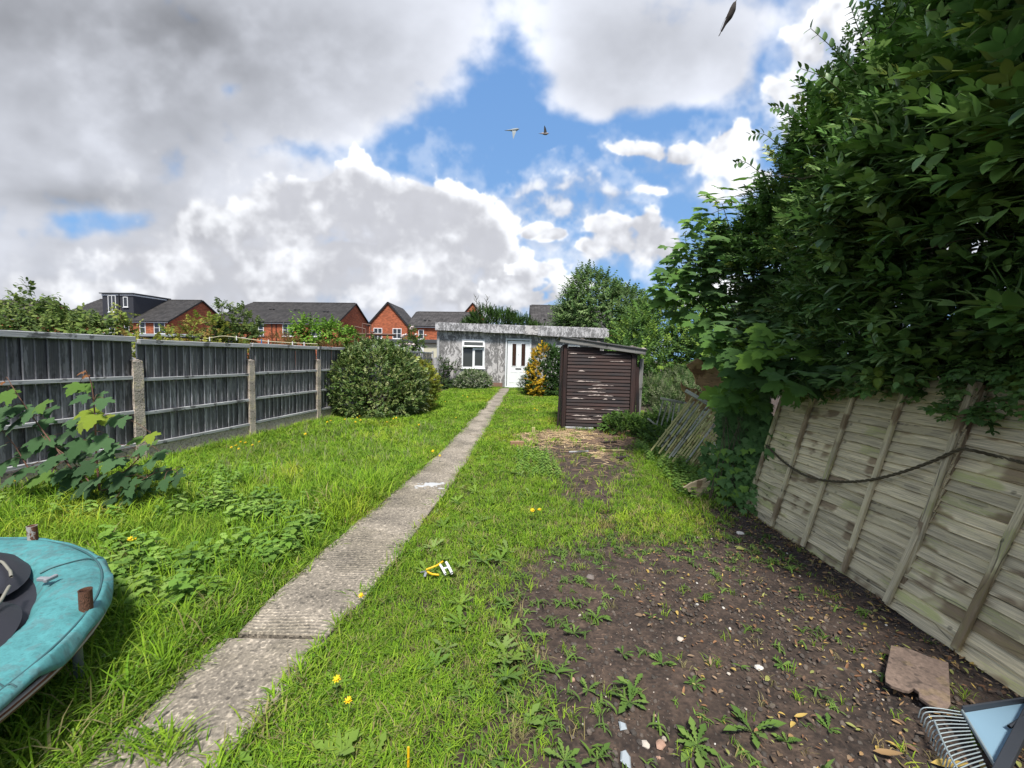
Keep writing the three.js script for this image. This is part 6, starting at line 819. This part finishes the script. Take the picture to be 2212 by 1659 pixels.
// leaf rake, lower right
{
  const o = thing('leaf_rake', 'blue-grey metal leaf rake head with fanned tines at the lower right corner', 'rake'), y = .07, Q = (a, b, h = y) => G(a, b, h), r = rng(600), steel = mat({ rgb: [.30, .36, .38], roughness: .5, metalness: .35 }), blue = mat({ rgb: [.25, .40, .52], roughness: .38, metalness: .2 }), dark = mat({ rgb: [.03, .035, .045], roughness: .6 });
  const A = Q(2078, 1535), B = Q(2152, 1657), C2 = Q(2236, 1512), D = Q(2215, 1600), tri = [A, C2, D, B], sh2 = slabFrom(tri.map(q => [q.x, q.z]), .058, .066); add(o, 'bracket_plate', sh2, blue);
  const bar = (a, b, w, h, m, n) => { const L = a.distanceTo(b), g = cbox(w, h, L, .002); g.lookAt(b.clone().sub(a)); return add(o, n, g.translate((a.x + b.x) / 2, (a.y + b.y) / 2, (a.z + b.z) / 2), m); };
  bar(A.clone().setY(.074), C2.clone().setY(.074), .007, .03, dark, 'edge_flange'); bar(Q(2250, 1490, .08), Q(2150, 1690, .08), .03, .035, dark, 'handle_socket'); bar(A.clone().setY(.068), B.clone().setY(.068), .006, .016, steel, 'spring_bar');
  const rib = tube([Q(2180, 1570, .085), Q(2200, 1558, .09), Q(2226, 1540, .1)], .006, 8, 6); add(o, 'strut', rib, dark);
  const n = 22; for (let k = 0; k < n; k++) { const t = k / (n - 1), a = A.clone().lerp(Q(2152, 1700), t), e = Q(lerp(1984, 2090, t * 1.05), lerp(1546, 1760, t), .012), m = a.clone().lerp(e, .62).setY(.058), tip = e.clone().setY(.004); add(o, 'tine', tube([a.clone().setY(.064), m, a.clone().lerp(e, .93).setY(.045), tip], .0022, 14, 5), steel); }
  add(o, 'tine_brace', tube([Q(2018, 1556, .06), Q(2036, 1600, .06), Q(2062, 1650, .06), Q(2095, 1700, .06)], .0035, 12, 5), steel); bar(Q(2250, 1490, .09), Q(2420, 1420, .30), .022, .022, mat({ rgb: [.25, .17, .10], roughness: .7 }), 'handle');
}
// pruning shears and a white clip in the grass
{
  const yel = mat({ rgb: [.72, .42, .01], roughness: .45 }), wht = mat({ rgb: [.75, .76, .77], roughness: .5 }), stl = mat({ rgb: [.35, .36, .36], roughness: .35, metalness: .8 }), q = (x, y, h) => G(x, y, h);
  const o = thing('pruning_shears', 'open pruning shears with yellow handles in the grass by the path', 'shears'); add(o, 'handle', tube([q(932, 1231, .05), q(945, 1226, .055), q(955, 1222, .06), q(968, 1213, .06)].map((p, i) => p.add(V(-.035, 0, 0))), .0065, 14, 6), yel); add(o, 'handle', tube([q(930, 1235, .05), q(940, 1240, .05), q(955, 1242, .05)].map(p => p.add(V(-.02, 0, 0))), .0065, 10, 6), yel); const bl = (a, b) => { const L = a.distanceTo(b), g = cbox(.016, .003, L, .001); g.lookAt(b.clone().sub(a)); return g.translate((a.x + b.x) / 2, (a.y + b.y) / 2, (a.z + b.z) / 2); }; add(o, 'blade', bl(q(927, 1234, .05).add(V(-.02, 0, 0)), q(915, 1236, .04).add(V(-.02, 0, 0))), stl); add(o, 'blade', bl(q(927, 1236, .05).add(V(-.02, 0, 0)), q(924, 1246, .035).add(V(-.02, 0, 0))), stl);
  const w = thing('plastic_clip', 'white plastic clip shaped like a letter H beside the pruning shears', 'clip'); const br = (x0, y0, x1, y1, r2) => add(w, 'arm', tube([q(x0, y0, .055), q((x0 + x1) / 2, (y0 + y1) / 2 - 1, .06), q(x1, y1, .05)], r2, 6, 6), wht); br(950, 1219, 962, 1240, .008); br(964, 1215, 976, 1238, .009); br(957, 1229, 970, 1226, .006);
  const yt = thing('yellow_tie', 'short yellow plastic strip standing in the grass at the bottom', 'strip'); const a = q(882, 1640, .05); add(yt, 'strip', cbox(.008, .09, .003, .001), yel, V(a.x, .05, a.z));
}
// birds over the garden: body, wings and tail in one surface
{
  const blend = (pts, rs, seg = 10) => { const c = new THREE.CatmullRomCurve3(pts), n = 22, rows = []; for (let i = 0; i <= n; i++) { const t = i / n, p = c.getPoint(t), k = t * (rs.length - 1), a = Math.floor(Math.min(k, rs.length - 2)), w = lerp(rs[a], rs[a + 1], k - a), row = []; for (let j = 0; j <= seg; j++) { const q = j / seg * 6.2832; row.push(V(p.x, p.y + Math.cos(q) * w, p.z + Math.sin(q) * w)); } rows.push(row); } const g = quadStrip(rows); return g; };
  const wing = (root, tip, chord) => { const rows = []; for (let i = 0; i <= 10; i++) { const t = i / 10, p = root.clone().lerp(tip, t).add(V(-.25 * chord * t * t, Math.sin(t * Math.PI) * chord * .2, 0)), c = chord * (1 - t * .75) * (1 - Math.pow(t, 6)); rows.push([p.clone().add(V(c * .5, 0, 0)), p.clone().add(V(0, .006, 0)), p.clone().add(V(-c * .6, 0, 0))]); } return quadStrip(rows); };
  const make = (label, px, py, d, len, rot, m, wings) => { const o = thing('bird', label, 'bird', P(px, py, d)); const b = [blend([V(-.5, 0, 0), V(-.25, 0, 0), V(0, -.01, 0), V(.25, .01, 0), V(.42, .05, 0), V(.5, .05, 0)], [.035, .05, .115, .12, .065, .012])]; b.push(at(new THREE.ConeGeometry(.02, .08, 6), .53, .05, 0, 0, 0, -1.57)); b.push(at(new THREE.BoxGeometry(.22, .012, .09), -.55, 0, 0)); for (const [a, e, c] of wings) b.push(wing(a, e, c)); const f = add(o, 'body', merge(b.map(g => g.index ? g.toNonIndexed() : g)), m); f.scale.setScalar(len); f.rotation.set(...rot); };
  const dk = mat({ rgb: [.045, .035, .03], roughness: .9, side: THREE.DoubleSide }), pale = mat({ rgb: [.26, .29, .30], roughness: .85, side: THREE.DoubleSide }), tan = mat({ rgb: [.26, .23, .22], roughness: .9, side: THREE.DoubleSide });
  make('dark bird with folded wings high up near the hedge top', 1575, 36, 7, .42, [.3, 0, 1.15], dk, [[V(.2, .05, .05), V(-.42, .04, .09), .2], [V(.2, .05, -.05), V(-.42, .04, -.09), .2]]);
  make('pale bird gliding with one wing down in the blue gap', 1108, 281, 12, .36, [.2, .2, .12], pale, [[V(.12, 0, .05), V(-.05, -.75, .4), .34], [V(.12, .02, -.05), V(-.3, .12, -.5), .3]]);
  make('brownish bird with raised wing right of the pale bird', 1176, 289, 14, .32, [.3, .4, .05], tan, [[V(.1, .03, .05), V(-.05, .7, .25), .34], [V(.1, 0, -.05), V(-.2, .2, -.5), .3]]);
}
renderer.render(scene, camera);
